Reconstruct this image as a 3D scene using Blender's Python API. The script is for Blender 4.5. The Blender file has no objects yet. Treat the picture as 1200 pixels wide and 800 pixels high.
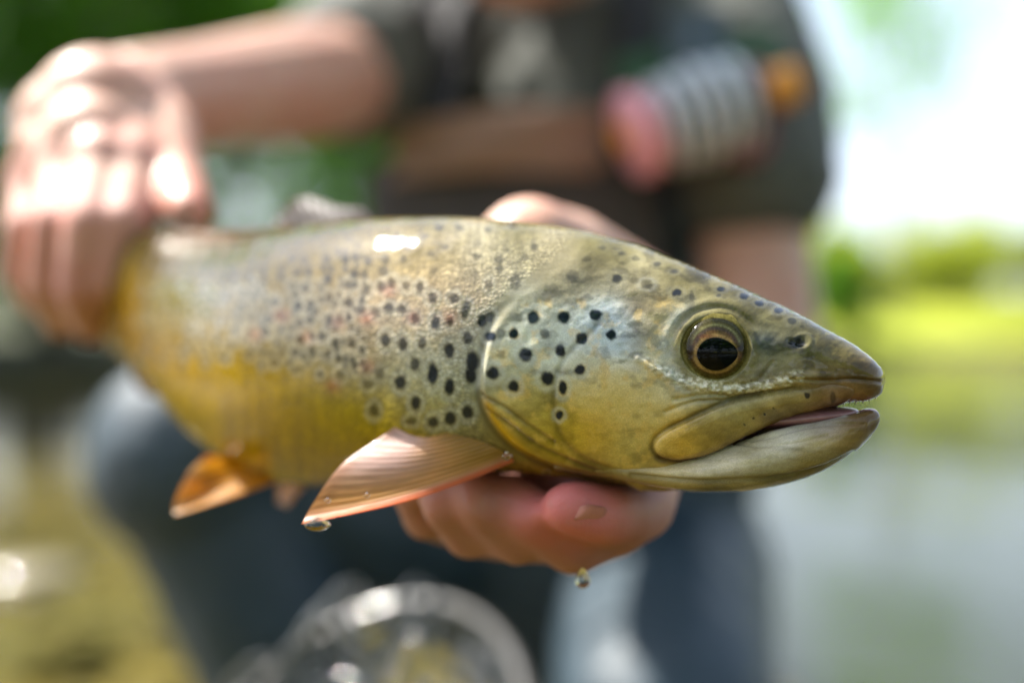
import bpy, bmesh, math, random
import numpy as np
from mathutils import Vector, Matrix, Euler
SC = bpy.context.scene
COL = SC.collection
rng = np.random.default_rng(7)
random.seed(7)

# ------------------------------------------------------------------ camera, sky, sun, exposure
CAMZ = 0.48                       # camera height above the water (m)
FPX = 1167.0                      # focal length in pixels of the 1200 px wide photograph (35 mm lens)
cam_d = bpy.data.cameras.new('camera'); cam = bpy.data.objects.new('camera', cam_d); COL.objects.link(cam)
cam.location = (0, 0, CAMZ); cam.rotation_euler = (math.radians(90), 0, 0)
cam_d.lens = 35.0; cam_d.sensor_width = 36.0; cam_d.clip_start = 0.01; cam_d.clip_end = 3000
cam_d.dof.use_dof = True; cam_d.dof.focus_distance = 0.269; cam_d.dof.aperture_fstop = 2.2
SC.camera = cam
SUN = Vector((-0.53, 0.23, 0.81)).normalized()      # direction towards the sun
elev = math.asin(SUN.z); azim = math.atan2(SUN.x, SUN.y)
w = bpy.data.worlds.new('World'); SC.world = w; w.use_nodes = True
wn = w.node_tree.nodes; wl = w.node_tree.links
sky = wn.new('ShaderNodeTexSky'); sky.sky_type = 'NISHITA'; sky.sun_disc = False
sky.sun_elevation = elev; sky.sun_rotation = azim; sky.dust_density = 2.5; sky.air_density = 1.0
hs = wn.new('ShaderNodeHueSaturation'); hs.inputs['Saturation'].default_value = 0.65      # thin milky haze over the blue
wl.new(sky.outputs[0], hs.inputs['Color']); wl.new(hs.outputs[0], wn['Background'].inputs[0]); wn['Background'].inputs[1].default_value = 0.095
sl = bpy.data.lights.new('sun', 'SUN'); sl.energy = 3.4; sl.angle = math.radians(0.53); sl.color = (1.0, 0.95, 0.87)
so = bpy.data.objects.new('sun', sl); COL.objects.link(so)
so.rotation_euler = SUN.to_track_quat('Z', 'Y').to_euler()
SC.view_settings.view_transform = 'Standard'; SC.view_settings.look = 'None'
SC.view_settings.gamma = 1.0; SC.view_settings.exposure = 2.06
SC.render.engine = 'CYCLES'
SC.cycles.use_denoising = True
SC.cycles.max_bounces = 8; SC.cycles.transparent_max_bounces = 24
SC.cycles.sample_clamp_indirect = 6.0
SC.cycles.caustics_reflective = False; SC.cycles.caustics_refractive = False

# ------------------------------------------------------------------ helpers
def P(u, v, Y):
    """point seen at photo pixel (u, v) at Y centimetres from the lens plane, in metres"""
    y = Y * 0.01
    return Vector(((u - 600) / FPX * y, y, CAMZ + (400 - v) / FPX * y))
def PN(u, v, Y):
    y = np.asarray(Y) * 0.01
    return np.stack([(u - 600) / FPX * y, y + 0 * u, CAMZ + (400 - v) / FPX * y], -1)

def srgb(r, g, b, k=1.0):
    c = np.array([r, g, b]) / 255.0
    c = np.where(c <= 0.04045, c / 12.92, ((c + 0.055) / 1.055) ** 2.4) * k
    return tuple(float(x) for x in c)

def link(o, parent=None):
    COL.objects.link(o)
    if parent is not None:
        o.parent = parent
        o.matrix_parent_inverse = parent.matrix_world.inverted()
    return o
def empty(name, loc, label, cat, group=None):
    o = bpy.data.objects.new(name, None); o.location = loc; o.empty_display_size = 0.02
    COL.objects.link(o); bpy.context.view_layer.update()
    return tag(o, label, cat, group)
def tag(o, label=None, cat=None, group=None, kind=None):
    if label: o['label'] = label
    if cat: o['category'] = cat
    if group: o['group'] = group
    if kind: o['kind'] = kind
    return o
def mesh_np(name, verts, faces, mat=None, parent=None, smooth=True):
    verts = np.asarray(verts, dtype=np.float32); faces = np.asarray(faces, dtype=np.int32)
    me = bpy.data.meshes.new(name)
    n = len(faces); k = faces.shape[1]
    me.vertices.add(len(verts)); me.vertices.foreach_set('co', verts.ravel())
    me.loops.add(n * k); me.loops.foreach_set('vertex_index', faces.ravel())
    me.polygons.add(n); me.polygons.foreach_set('loop_start', np.arange(n, dtype=np.int32) * k)
    me.polygons.foreach_set('loop_total', np.full(n, k, dtype=np.int32))
    me.update(calc_edges=True)
    me.polygons.foreach_set('use_smooth', np.full(n, smooth, dtype=bool))
    if mat: me.materials.append(mat)
    o = bpy.data.objects.new(name, me)
    return link(o, parent)
def bm_obj(name, bm, mat=None, parent=None, smooth=True):
    me = bpy.data.meshes.new(name); bm.to_mesh(me); bm.free()
    if smooth:
        for p in me.polygons: p.use_smooth = True
    if mat: me.materials.append(mat)
    return link(bpy.data.objects.new(name, me), parent)
def add_attr(o, cols, name='pigment'):
    a = o.data.color_attributes.new(name, 'FLOAT_COLOR', 'POINT')
    c = np.ones((len(o.data.vertices), 4), dtype=np.float32); c[:, :3] = cols
    a.data.foreach_set('color', c.ravel())
def add_point_vec(o, arr, name):
    a = o.data.attributes.new(name, 'FLOAT_VECTOR', 'POINT')
    a.data.foreach_set('vector', np.asarray(arr, dtype=np.float32).ravel())

def cubic(x, xs, ys):
    xs = np.asarray(xs, float); ys = np.asarray(ys, float)
    if xs[0] > xs[-1]: xs, ys = xs[::-1], ys[::-1]
    h = np.diff(xs); d = np.diff(ys) / h
    m = np.empty_like(ys); m[0] = d[0]; m[-1] = d[-1]
    m[1:-1] = (d[:-1] * h[1:] + d[1:] * h[:-1]) / (h[1:] + h[:-1])
    flat = (d[:-1] * d[1:]) <= 0
    m[1:-1] = np.where(flat, 0.35 * m[1:-1], m[1:-1])
    x = np.clip(x, xs[0], xs[-1]); i = np.clip(np.searchsorted(xs, x) - 1, 0, len(h) - 1)
    t = (x - xs[i]) / h[i]
    return ((2*t**3 - 3*t**2 + 1) * ys[i] + (t**3 - 2*t**2 + t) * h[i] * m[i]
            + (-2*t**3 + 3*t**2) * ys[i+1] + (t**3 - t**2) * h[i] * m[i+1])
def smooth01(x): x = np.clip(x, 0, 1); return x * x * (3 - 2 * x)
_lat = rng.random((256, 256))
def vnoise(x, y, seed=0):
    x = x + seed * 17.3; y = y + seed * 31.7
    xi = np.floor(x).astype(int); yi = np.floor(y).astype(int); fx = x - xi; fy = y - yi
    fx = fx * fx * (3 - 2 * fx); fy = fy * fy * (3 - 2 * fy)
    a = _lat[xi % 256, yi % 256]; b = _lat[(xi+1) % 256, yi % 256]
    c = _lat[xi % 256, (yi+1) % 256]; d = _lat[(xi+1) % 256, (yi+1) % 256]
    return (a*(1-fx)+b*fx)*(1-fy) + (c*(1-fx)+d*fx)*fy
def fbm(x, y, seed=0, oct=4):
    s = 0; a = 0.5; t = 0
    for k in range(oct):
        s = s + a * vnoise(x * 2**k, y * 2**k, seed + k); t += a; a *= 0.5
    return s / t
def poly_dist(U, V, pts, closed=False):
    """distance to a polyline; if closed also positive inside"""
    pts = [tuple(map(float, p)) for p in pts]
    segs = list(zip(pts[:-1], pts[1:])) + ([(pts[-1], pts[0])] if closed else [])
    d = np.full(U.shape, 1e9); inside = np.zeros(U.shape, bool)
    for (x0, y0), (x1, y1) in segs:
        dx, dy = x1 - x0, y1 - y0; L = dx*dx + dy*dy + 1e-12
        t = np.clip(((U-x0)*dx + (V-y0)*dy) / L, 0, 1)
        d = np.minimum(d, np.hypot(U - x0 - t*dx, V - y0 - t*dy))
        if closed and y0 != y1:
            c = ((y0 > V) != (y1 > V)) & (U < (x1-x0)*(V-y0)/(y1-y0) + x0)
            inside ^= c
    return np.where(inside, d, -d) if closed else d
def smooth_line(pts, n=8):
    pts = np.array(pts, float); out = []
    for i in range(len(pts) - 1):
        p0 = pts[max(i-1, 0)]; p1 = pts[i]; p2 = pts[i+1]; p3 = pts[min(i+2, len(pts)-1)]
        for t in np.linspace(0, 1, n, endpoint=False):
            out.append(0.5*((2*p1)+(-p0+p2)*t+(2*p0-5*p1+4*p2-p3)*t*t+(-p0+3*p1-3*p2+p3)*t**3))
    out.append(pts[-1]); return np.array(out)
def smooth_poly(pts, n=6):
    p = [pts[-1]] + list(pts) + [pts[0], pts[1]]
    s = smooth_line(p, n); return s[n:-n-1]

# ------------------------------------------------------------------ materials
class NT:
    def __init__(s, name):
        s.m = bpy.data.materials.new(name); s.m.use_nodes = True
        s.t = s.m.node_tree; s.t.nodes.clear(); s.out = s.n('ShaderNodeOutputMaterial')
    def n(s, kind, **kw):
        nd = s.t.nodes.new(kind)
        for k, v in kw.items():
            if hasattr(nd, k): setattr(nd, k, v)
        return nd
    def l(s, a, b): s.t.links.new(a, b)
    def math(s, op, a, b=None, clamp=False):
        nd = s.n('ShaderNodeMath', operation=op); nd.use_clamp = clamp
        for i, x in enumerate((a, b)):
            if x is None: continue
            if isinstance(x, (int, float)): nd.inputs[i].default_value = x
            else: s.l(x, nd.inputs[i])
        return nd.outputs[0]
    def mix(s, f, a, b, mode='MIX'):
        nd = s.n('ShaderNodeMix', data_type='RGBA', blend_type=mode)
        for i, x in ((0, f), (6, a), (7, b)):
            if isinstance(x, (int, float)): nd.inputs[i].default_value = x
            elif isinstance(x, tuple): nd.inputs[i].default_value = (*x, 1) if len(x) == 3 else x
            else: s.l(x, nd.inputs[i])
        return nd.outputs[2]
    def noise(s, vec, scale, detail=3, rough=0.55, out=0):
        nd = s.n('ShaderNodeTexNoise'); nd.inputs['Scale'].default_value = scale
        nd.inputs['Detail'].default_value = detail; nd.inputs['Roughness'].default_value = rough
        if vec is not None: s.l(vec, nd.inputs['Vector'])
        return nd.outputs[out]
    def voro(s, vec, scale, feature='F1', out='Distance'):
        nd = s.n('ShaderNodeTexVoronoi', feature=feature); nd.inputs['Scale'].default_value = scale
        if vec is not None: s.l(vec, nd.inputs['Vector'])
        return nd.outputs[out]
    def ramp(s, x, lo, hi, a=0.0, b=1.0):
        nd = s.n('ShaderNodeMapRange', interpolation_type='SMOOTHSTEP')
        nd.inputs[1].default_value = lo; nd.inputs[2].default_value = hi
        nd.inputs[3].default_value = a; nd.inputs[4].default_value = b
        s.l(x, nd.inputs[0]); return nd.outputs[0]
    def bump(s, h, strength, dist, normal=None):
        nd = s.n('ShaderNodeBump'); nd.inputs['Strength'].default_value = strength
        nd.inputs['Distance'].default_value = dist; s.l(h, nd.inputs['Height'])
        if normal is not None: s.l(normal, nd.inputs['Normal'])
        return nd.outputs[0]
    def pbsdf(s, **kw):
        nd = s.n('ShaderNodeBsdfPrincipled')
        for k, v in kw.items():
            key = k.replace('_', ' ')
            inp = nd.inputs[key]
            if isinstance(v, (int, float)): inp.default_value = v
            elif isinstance(v, tuple): inp.default_value = (*v, 1) if (len(v) == 3 and inp.type == 'RGBA') else v
            else: s.l(v, inp)
        return nd
    def done(s, sh): s.l(sh, s.out.inputs['Surface']); return s.m
    def pos(s): return s.n('ShaderNodeTexCoord').outputs['Object']

def simple(name, col, rough=0.6, var=0.25, scale=30, bump=0.0, bdist=0.001, **kw):
    t = NT(name); p = t.pos(); nz = t.noise(p, scale, 4)
    c = t.mix(nz, tuple(x*(1-var) for x in col), tuple(min(1, x*(1+var)) for x in col))
    a = dict(Base_Color=c, Roughness=rough, **kw)
    if bump: a['Normal'] = t.bump(t.noise(p, scale*3, 4), bump, bdist)
    return t.done(t.pbsdf(**a).outputs[0])

def fish_skin(name, scales=True):
    t = NT(name)
    at = t.n('ShaderNodeAttribute', attribute_name='pigment').outputs['Color']
    bc = t.n('ShaderNodeAttribute', attribute_name='body_coord').outputs['Vector']   # cm along body, cm round the girth
    msk = t.n('ShaderNodeAttribute', attribute_name='scaliness').outputs['Fac']
    # elongated fine mottling, gold flecks and tiny dark pores
    fine = t.noise(bc, 22, 5, 0.7)
    mid = t.noise(bc, 5.5, 4, 0.6)
    c = t.mix(t.ramp(fine, 0.35, 0.68), t.mix(1.0, at, (0.84, 0.83, 0.80), 'MULTIPLY'), t.mix(1.0, at, (1.13, 1.12, 1.08), 'MULTIPLY'))
    c = t.mix(t.math('MULTIPLY', t.ramp(mid, 0.45, 0.75), 0.40), c, t.mix(1.0, at, (0.62, 0.58, 0.42), 'MULTIPLY'))
    # scales: rows of tiny cells
    mp = t.n('ShaderNodeMapping'); mp.inputs['Scale'].default_value = (1.0, 1.35, 1.0); t.l(bc, mp.inputs['Vector'])
    cell = t.voro(mp.outputs[0], 8.5); edge = t.voro(mp.outputs[0], 8.5, 'DISTANCE_TO_EDGE')
    ed = t.ramp(edge, 0.0, 0.22, 1.0, 0.0)
    c = t.mix(t.math('MULTIPLY', ed, t.math('MULTIPLY', msk, 0.75)), c, t.mix(1.0, at, (0.35, 0.35, 0.30), 'MULTIPLY'))
    cellc = t.voro(mp.outputs[0], 8.5, 'F1', 'Color')
    sx = t.n('ShaderNodeSeparateColor'); t.l(cellc, sx.inputs[0])
    c = t.mix(t.math('MULTIPLY', t.ramp(sx.outputs[0], 0.55, 1.0), t.math('MULTIPLY', msk, 0.35)), c, t.mix(1.0, at, (1.7, 1.65, 1.5), 'MULTIPLY'))
    nb = t.bump(t.math('MULTIPLY', t.ramp(cell, 0.0, 0.7, 1.0, 0.0), msk), 0.26, 0.0006)
    nb = t.bump(t.noise(bc, 45, 3, 0.6), 0.06, 0.0003, nb)
    nb = t.bump(t.noise(bc, 6, 3, 0.5), 0.14, 0.0008, nb)
    cn = t.bump(t.noise(bc, 1.1, 2, 0.5), 0.38, 0.0016)
    cn = t.bump(t.math('MULTIPLY', t.ramp(cell, 0.0, 0.7, 1.0, 0.0), msk), 0.05, 0.0003, cn)
    b = t.pbsdf(Base_Color=c, Roughness=t.ramp(fine, 0.3, 0.7, 0.40, 0.55), Metallic=0.0, Normal=nb, Coat_Weight=1.0,
                Coat_Roughness=0.03, Coat_IOR=1.37, Coat_Normal=cn, Subsurface_Weight=0.08,
                Subsurface_Radius=(0.004, 0.003, 0.001), Subsurface_Scale=0.4, Specular_IOR_Level=0.0, IOR=1.08)
    return t.done(b.outputs[0])
M_SKIN = fish_skin('trout_skin')

def attr_gloss(name, rough=0.25, coat=1.0, coat_rough=0.03, metal=0.0):
    t = NT(name); at = t.n('ShaderNodeAttribute', attribute_name='pigment').outputs['Color']
    nz = t.noise(t.pos(), 1800, 4, 0.7)
    c = t.mix(t.ramp(nz, 0.3, 0.7), t.mix(1.0, at, (0.7, 0.66, 0.6), 'MULTIPLY'), t.mix(1.0, at, (1.25, 1.2, 1.1), 'MULTIPLY'))
    return t.done(t.pbsdf(Base_Color=c, Roughness=rough, Metallic=metal, Coat_Weight=coat, Coat_Roughness=coat_rough).outputs[0])
M_IRIS = attr_gloss('iris', 0.6, 0.0, 0.1, 0.0); [n for n in M_IRIS.node_tree.nodes if n.type == 'BSDF_PRINCIPLED'][0].inputs['Specular IOR Level'].default_value = 0.0
M_PUPIL = simple('pupil', (0.002, 0.0025, 0.004), 0.6, 0.0, 200, Specular_IOR_Level=0.0)
t = NT('cornea'); fr = t.n('ShaderNodeFresnel'); fr.inputs[0].default_value = 1.27
g = t.n('ShaderNodeBsdfGlossy'); g.inputs['Roughness'].default_value = 0.03
tr = t.n('ShaderNodeBsdfTransparent'); tr.inputs[0].default_value = (0.97, 0.97, 0.93, 1)
mx = t.n('ShaderNodeMixShader'); t.l(fr.outputs[0], mx.inputs[0]); t.l(tr.outputs[0], mx.inputs[1]); t.l(g.outputs[0], mx.inputs[2])
M_CORNEA = t.done(mx.outputs[0])

def fin_mat(name):
    t = NT(name); at = t.n('ShaderNodeAttribute', attribute_name='pigment').outputs['Color']
    bc = t.n('ShaderNodeAttribute', attribute_name='body_coord').outputs['Vector']
    nz = t.noise(bc, 3.0, 4, 0.6)
    c = t.mix(t.ramp(nz, 0.3, 0.7), t.mix(0.14, at, (0.03, 0.02, 0.01)), at)
    b = t.pbsdf(Base_Color=c, Roughness=0.35, Coat_Weight=0.8, Coat_Roughness=0.045,
                Normal=t.bump(t.noise(bc, 2.0, 3), 0.4, 0.0006))
    tl = t.n('ShaderNodeBsdfTranslucent'); t.l(c, tl.inputs[0])
    m = t.n('ShaderNodeMixShader'); m.inputs[0].default_value = 0.68
    t.l(b.outputs[0], m.inputs[1]); t.l(tl.outputs[0], m.inputs[2])
    return t.done(m.outputs[0])
M_FIN = fin_mat('fin_membrane')

t = NT('water_drop_glass')
gl = t.pbsdf(Base_Color=(1, 0.97, 0.9), Roughness=0.02, IOR=1.33, Transmission_Weight=1.0)
M_DROP = t.done(gl.outputs[0])

def human_skin(name, base, pink):
    t = NT(name); p = t.pos()
    nz = t.noise(p, 26, 4, 0.6); f = t.noise(p, 260, 4, 0.6)
    at = t.n('ShaderNodeAttribute', attribute_name='pigment').outputs['Color']; c = t.mix(t.ramp(nz, 0.35, 0.65), at, t.mix(1.0, at, (0.95, 0.80, 0.78), 'MULTIPLY'))
    c = t.mix(t.math('MULTIPLY', t.ramp(f, 0.45, 0.75), 0.25), c, tuple(x*0.6 for x in pink))
    cr = t.voro(p, 900, 'DISTANCE_TO_EDGE')
    nb = t.bump(t.ramp(cr, 0, 0.3), 0.25, 0.0003); nb = t.bump(nz, 0.3, 0.003, nb)
    return t.done(t.pbsdf(Base_Color=c, Roughness=0.58, Normal=nb, Subsurface_Weight=0.2, Coat_Weight=0.10, Coat_Roughness=0.15,
                          Subsurface_Radius=(0.010, 0.004, 0.002), Subsurface_Scale=0.6).outputs[0])
M_HUMAN = human_skin('human_skin', (0.62, 0.40, 0.29), (0.58, 0.28, 0.22))

# ------------------------------------------------------------------ THE TROUT
FT = empty('brown_trout', P(600, 420, 31), 'wet spotted brown trout with gold cheek and slightly open mouth held up in two hands', 'fish')

ST_U   = [1037.5, 1036.5, 1034, 1028, 1018, 1000, 975, 945, 915, 880, 845, 805, 760, 710, 660, 610, 560, 500, 440, 380, 320, 260, 200, 150, 110, 70]
ST_TOP = [444, 438, 433, 427, 418, 405, 390, 373, 358, 341, 326, 309, 292, 276, 266, 260, 256, 255, 257, 262, 266, 269, 268, 275, 284, 292]
ST_BOT = [444, 451, 457, 463, 467.5, 470, 473, 480, 493, 514, 545, 566, 570, 567, 559, 553, 555, 564, 570, 570, 557, 520, 463, 418, 396, 388]
ST_W   = [0.0, 0.27, 0.46, 0.72, 0.92, 1.12, 1.33, 1.58, 1.80, 2.02, 2.20, 2.36, 2.52, 2.68, 2.82, 2.94, 3.05, 3.2, 3.35, 3.4, 3.2, 2.75, 2.1, 1.55, 1.15, 0.8]
ST_Y   = [27.3, 27.31, 27.33, 27.37, 27.45, 27.6, 27.8, 28.0, 28.22, 28.5, 28.75, 29.05, 29.4, 29.8, 30.2, 30.7, 31.3, 32.3, 33.8, 35.7, 38.2, 41.2, 44.8, 48.2, 51.3, 54.8]
U0 = 1037.5
def loft(us, sw_u, top, bot, wid, dep, nth_near, nth_far, expo=2.2, u0=U0):
    q = np.sqrt(np.maximum(u0 - us, 0)); qs = np.sqrt(u0 - np.array(sw_u, float))
    vt = cubic(q, qs, top); vb = cubic(q, qs, bot); w_ = cubic(q, qs, wid) * 0.01; Yc = cubic(us, sw_u, dep) * 0.01
    X = (us - 600) / FPX * Yc
    zt = (400 - vt) / FPX * Yc; zb = (400 - vb) / FPX * Yc
    dX = np.gradient(X); dY = np.gradient(Yc); L = np.hypot(dX, dY) + 1e-9
    tx, ty = dX / L, dY / L
    k = np.ones(25) / 25
    txs = np.convolve(np.pad(tx, 12, 'edge'), k, 'valid'); tys = np.convolve(np.pad(ty, 12, 'edge'), k, 'valid')
    L = np.hypot(txs, tys); nx, ny = tys / L, -txs / L
    flip = np.where(ny > 0, -1.0, 1.0); nx, ny = nx * flip, ny * flip      # lateral direction that faces the camera
    th = np.concatenate([np.linspace(-np.pi/2, np.pi/2, nth_near, endpoint=False), np.linspace(np.pi/2, 1.5*np.pi, nth_far, endpoint=False)])
    c = np.cos(th); s = np.sin(th); e = 2 / expo
    cc = np.sign(c) * np.abs(c) ** e; ss = np.sign(s) * np.abs(s) ** e
    s_arc = np.concatenate([[0], np.cumsum(np.hypot(np.diff(X), np.diff(Yc)))])
    zc = (zt + zb) / 2; hh = (zt - zb) / 2
    lat = w_[:, None] * cc[None, :]
    V = np.stack([X[:, None] + nx[:, None] * lat, Yc[:, None] + ny[:, None] * lat, zc[:, None] + hh[:, None] * ss[None, :] + CAMZ], -1)
    return V, s_arc, th, (nx, ny), hh, zc
def grid_faces(ns, nt):
    i = np.arange(ns - 1)[:, None]; j = np.arange(nt)[None, :]; j2 = (j + 1) % nt
    return np.stack([i*nt + j, i*nt + j2, (i+1)*nt + j2, (i+1)*nt + j], -1).reshape(-1, 4)
def grid_normals(V):
    ds = np.gradient(V, axis=0); dt = np.roll(V, -1, 1) - np.roll(V, 1, 1)
    n = np.cross(dt, ds); n /= (np.linalg.norm(n, axis=-1, keepdims=True) + 1e-12)
    cen = V.mean(axis=1, keepdims=True)
    if ((V - cen) * n).sum() < 0: n = -n
    return n
def chart(V, nn, nf):
    """side-view coordinates: pixels of the near flank; the far flank mirrors them"""
    U = 600 + V[..., 0] / V[..., 1] * FPX; W = 400 - (V[..., 2] - CAMZ) / V[..., 1] * FPX
    near_idx = np.arange(nn); far_th = np.linspace(0, 1, nf, endpoint=False)
    src = (1 - far_th) * nn; i0 = np.clip(np.floor(src).astype(int), 0, nn - 1); i1 = np.clip(i0 + 1, 0, nn - 1); f = src - np.floor(src)
    Un = U[:, :nn]; Wn = W[:, :nn]
    U2 = np.concatenate([Un, Un[:, i0]*(1-f) + Un[:, i1]*f], 1); W2 = np.concatenate([Wn, Wn[:, i0]*(1-f) + Wn[:, i1]*f], 1)
    return U2, W2

us = [U0]; q = 0
while us[-1] > 70:
    u = us[-1]; qq = math.sqrt(U0 - u)
    step = max(0.9, 0) if u > 520 else 0.9 + (520 - u) * 0.012
    if qq < 3: u = U0 - (qq + 0.14) ** 2
    else: u -= step
    us.append(u)
us = np.array(us)
NN, NF = 330, 120
V, S_ARC, TH, NRM2, HH, ZC = loft(us, ST_U, ST_TOP, ST_BOT, ST_W, ST_Y, NN, NF)
NS, NT_ = V.shape[:2]
U, W = chart(V, NN, NF)
N0 = grid_normals(V)

# feature lines in side-view coordinates
GILL = smooth_line([(690, 262), (668, 298), (640, 322), (612, 342), (590, 362), (574, 388), (566, 415), (562, 445), (566, 472), (580, 500), (606, 526), (645, 545), (690, 556), (730, 566), (760, 590)])
HEADP = list(map(tuple, GILL)) + [(1200, 620), (1200, 200), (700, 240)]
PREOP = smooth_line([(702, 378), (690, 392), (672, 408), (657, 430), (650, 455), (650, 485), (660, 512), (684, 534), (722, 548), (770, 556)])
SUBOP = smooth_line([(572, 478), (600, 496), (630, 518), (668, 536), (705, 550)])
SUBOP2 = smooth_line([(566, 462), (590, 474), (618, 494), (650, 516)])
MAX = smooth_poly([(1000, 456), (975, 450), (950, 455), (915, 460), (880, 466), (845, 476), (805, 494), (777, 508), (767, 521), (774, 533), (796, 537), (830, 530), (862, 515), (895, 499), (930, 488), (962, 478), (990, 471)])
EYE = (839.0, 408.0)
def features(U, W):
    d = np.zeros(U.shape)
    hp = poly_dist(U, W, HEADP, True)
    gt = 0.06 + 0.94 * smooth01((W - 345) / 100)
    d += 0.0013 * gt * smooth01((hp + 1) / 10) * np.exp(-np.clip(hp, 0, None) / 140.0)
    d -= 0.0005 * gt * np.exp(-((hp + 5) / 6.0) ** 2)
    gd = poly_dist(U, W, GILL)
    pd = poly_dist(U, W, PREOP)
    d -= 0.00035 * np.exp(-(pd / 4.0) ** 2)
    for ln in (SUBOP, SUBOP2):
        sd = poly_dist(U, W, ln); d -= 0.0004 * np.exp(-(sd / 2.6) ** 2)
    md = poly_dist(U, W, MAX, True)
    d += 0.0012 * np.sqrt(np.clip(md / 9.0, 0, 1)) * smooth01((1030 - U) / 60)
    d -= 0.0008 * np.exp(-((md + 3) / 3.5) ** 2) * smooth01((960 - U) / 40)
    dx = (U - EYE[0]); dy = (W - EYE[1]) * 1.10; r = np.hypot(dx, dy); an = np.arctan2(-dy, dx)
    up = smooth01((np.sin(an) + 0.4) / 1.2)
    d -= 0.0036 * smooth01((43 - r) / 11)
    d += 0.0006 * np.exp(-((r - 46 - 3*np.sin(an*2+.6)*.6) / 4.5) ** 2) * (0.06 + 0.45 * up * (0.6 + .8*fbm(an*1.5+20, r/30, 91, 2)))
    d -= 0.0004 * np.exp(-((r - 53) / 4.0) ** 2) * up * up
    d += 0.0003 * np.exp(-((r - 60) / 6.0) ** 2) * up
    # infra-orbital ridge and wrinkles running to the upper jaw
    for ln, a, wd in (([(748, 420), (775, 436), (810, 449), (850, 456), (895, 452), (935, 441), (975, 440)], 0.0007, 5),
                      ([(790, 468), (830, 462), (870, 464), (905, 458)], -0.0006, 2.6), ([(780, 482), (815, 470), (850, 468), (890, 463)], -0.0006, 2.4),
                      ([(905, 425), (885, 447), (850, 452)], -0.0005, 3.0), ([(1030, 447), (1000, 444), (965, 445), (925, 443)], -0.0006, 2.2),
                      ([(860, 370), (900, 385), (930, 392)], -0.0004, 8)):
        ld = poly_dist(U, W, smooth_line(ln)); d += a * np.exp(-(ld / wd) ** 2)
    # nostril
    rn = np.hypot(U - 937, (W - 402) * 1.2); d -= 0.0014 * np.exp(-(rn / 6) ** 2); d += 0.00025 * np.exp(-((np.hypot(U - 941, (W - 400) * 1.2) - 9) / 3.5) ** 2)
    rn = np.hypot(U - 927, (W - 400) * 1.2); d -= 0.0008 * np.exp(-(rn / 4) ** 2)
    # soft irregularity, stronger on the bony head
    head = smooth01((hp + 10) / 30)
    d += head * 0.0007 * (fbm(U / 34, W / 26, 3, 3) - 0.5)
    wet = np.exp(-(poly_dist(U, W, smooth_line([(770, 432), (810, 450), (850, 456), (895, 451), (935, 441)])) / 9) ** 2)
    d += wet * 0.0009 * (fbm(U / 5, W / 3.5, 9, 2) - 0.5)
    d += head * 0.00009 * (fbm(U / 7, W / 6, 5, 2) - 0.5)
    return d, hp, md, r
D, HP, MD, RE = features(U, W)
tipfade = smooth01((U0 - us) / 6)[:, None]
VD = V + N0 * (D * tipfade)[..., None]
# rays of pigment ------------------------------------------------------------
SAMP = [ # side-view position and skin colour there (sRGB), some sheen kept in the pale upper flank
 (600,264,92,86,36),(700,284,98,92,42),(800,318,98,92,50),(900,362,92,86,44),(1000,418,100,95,58),(500,262,100,92,45),(400,268,92,84,40),(300,276,84,78,38),(200,280,80,74,36),
 (560,292,158,152,128),(650,300,150,142,115),(450,298,155,142,112),(350,308,112,98,52),(250,318,104,94,54),(180,310,100,90,54),
 (700,325,124,118,92),(760,342,140,134,106),(755,382,150,128,78),(850,352,118,112,78),(900,385,112,106,68),(960,412,104,100,62),(1000,436,108,98,48),(1026,444,96,72,22),(980,466,140,105,84),(1000,468,150,112,92),(800,350,125,118,86),
 (735,408,98,132,168),(722,398,150,172,192),(700,385,176,188,196),(650,385,164,170,164),(620,402,154,160,146),(680,418,170,172,160),(600,432,152,152,124),(610,370,158,158,140),(590,410,150,150,130),(660,350,120,115,85),
 (700,446,196,174,104),(740,470,200,176,108),(700,505,180,146,50),(760,500,194,176,112),(780,440,186,178,142),(815,455,150,146,124),(650,505,168,144,48),(622,478,152,142,78),(600,492,178,144,26),(740,532,166,148,80),(640,530,150,120,34),(700,550,122,100,56),(735,440,190,170,100),(760,420,165,158,130),(770,400,140,128,92),
 (850,458,152,152,138),(880,452,158,156,138),(905,428,120,112,76),(930,445,150,144,114),(880,375,112,108,70),(800,385,130,132,110),(800,425,128,120,80),(900,405,92,102,98),(870,440,118,108,66),
 (790,517,190,146,42),(830,503,178,148,40),(870,484,172,152,50),(920,470,152,130,50),(960,462,128,100,52),(850,520,120,82,56),(900,497,118,80,56),(840,490,140,132,90),
 (830,545,150,140,98),(760,556,150,132,84),
 (520,330,165,150,118),(520,370,180,162,146),(480,390,172,160,144),(520,430,168,168,146),(470,430,160,156,132),(430,380,166,148,128),(380,360,146,130,102),(380,420,160,150,122),(320,380,122,108,80),(250,370,118,104,76),(200,350,116,102,64),(300,425,150,134,92),(560,470,150,148,118),
 (540,490,140,138,96),(550,525,120,98,48),(480,505,160,148,84),(430,490,170,150,66),(400,522,168,142,40),(350,475,178,148,40),(300,480,190,150,34),(260,450,182,150,48),(220,420,172,140,46),(180,392,168,132,34),(350,545,168,140,32),(450,545,150,126,44),(130,380,170,125,20),(160,340,130,112,60)]
def rbf_colour(U, W, samp, sig=22.0):
    acc = np.zeros(U.shape + (3,)); tot = np.full(U.shape, 1e-12)
    for (x, y, r, g, b) in samp:
        s = sig * (1.0 if x > 560 else 1.5)
        wt = np.exp(-((U-x)**2 + (W-y)**2) / (2*s*s)) + 2e-3 / (1 + ((U-x)**2 + (W-y)**2) / 2500.0) ** 2
        acc += wt[..., None] * np.array(srgb(r, g, b)); tot += wt
    return acc / tot[..., None]
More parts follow.
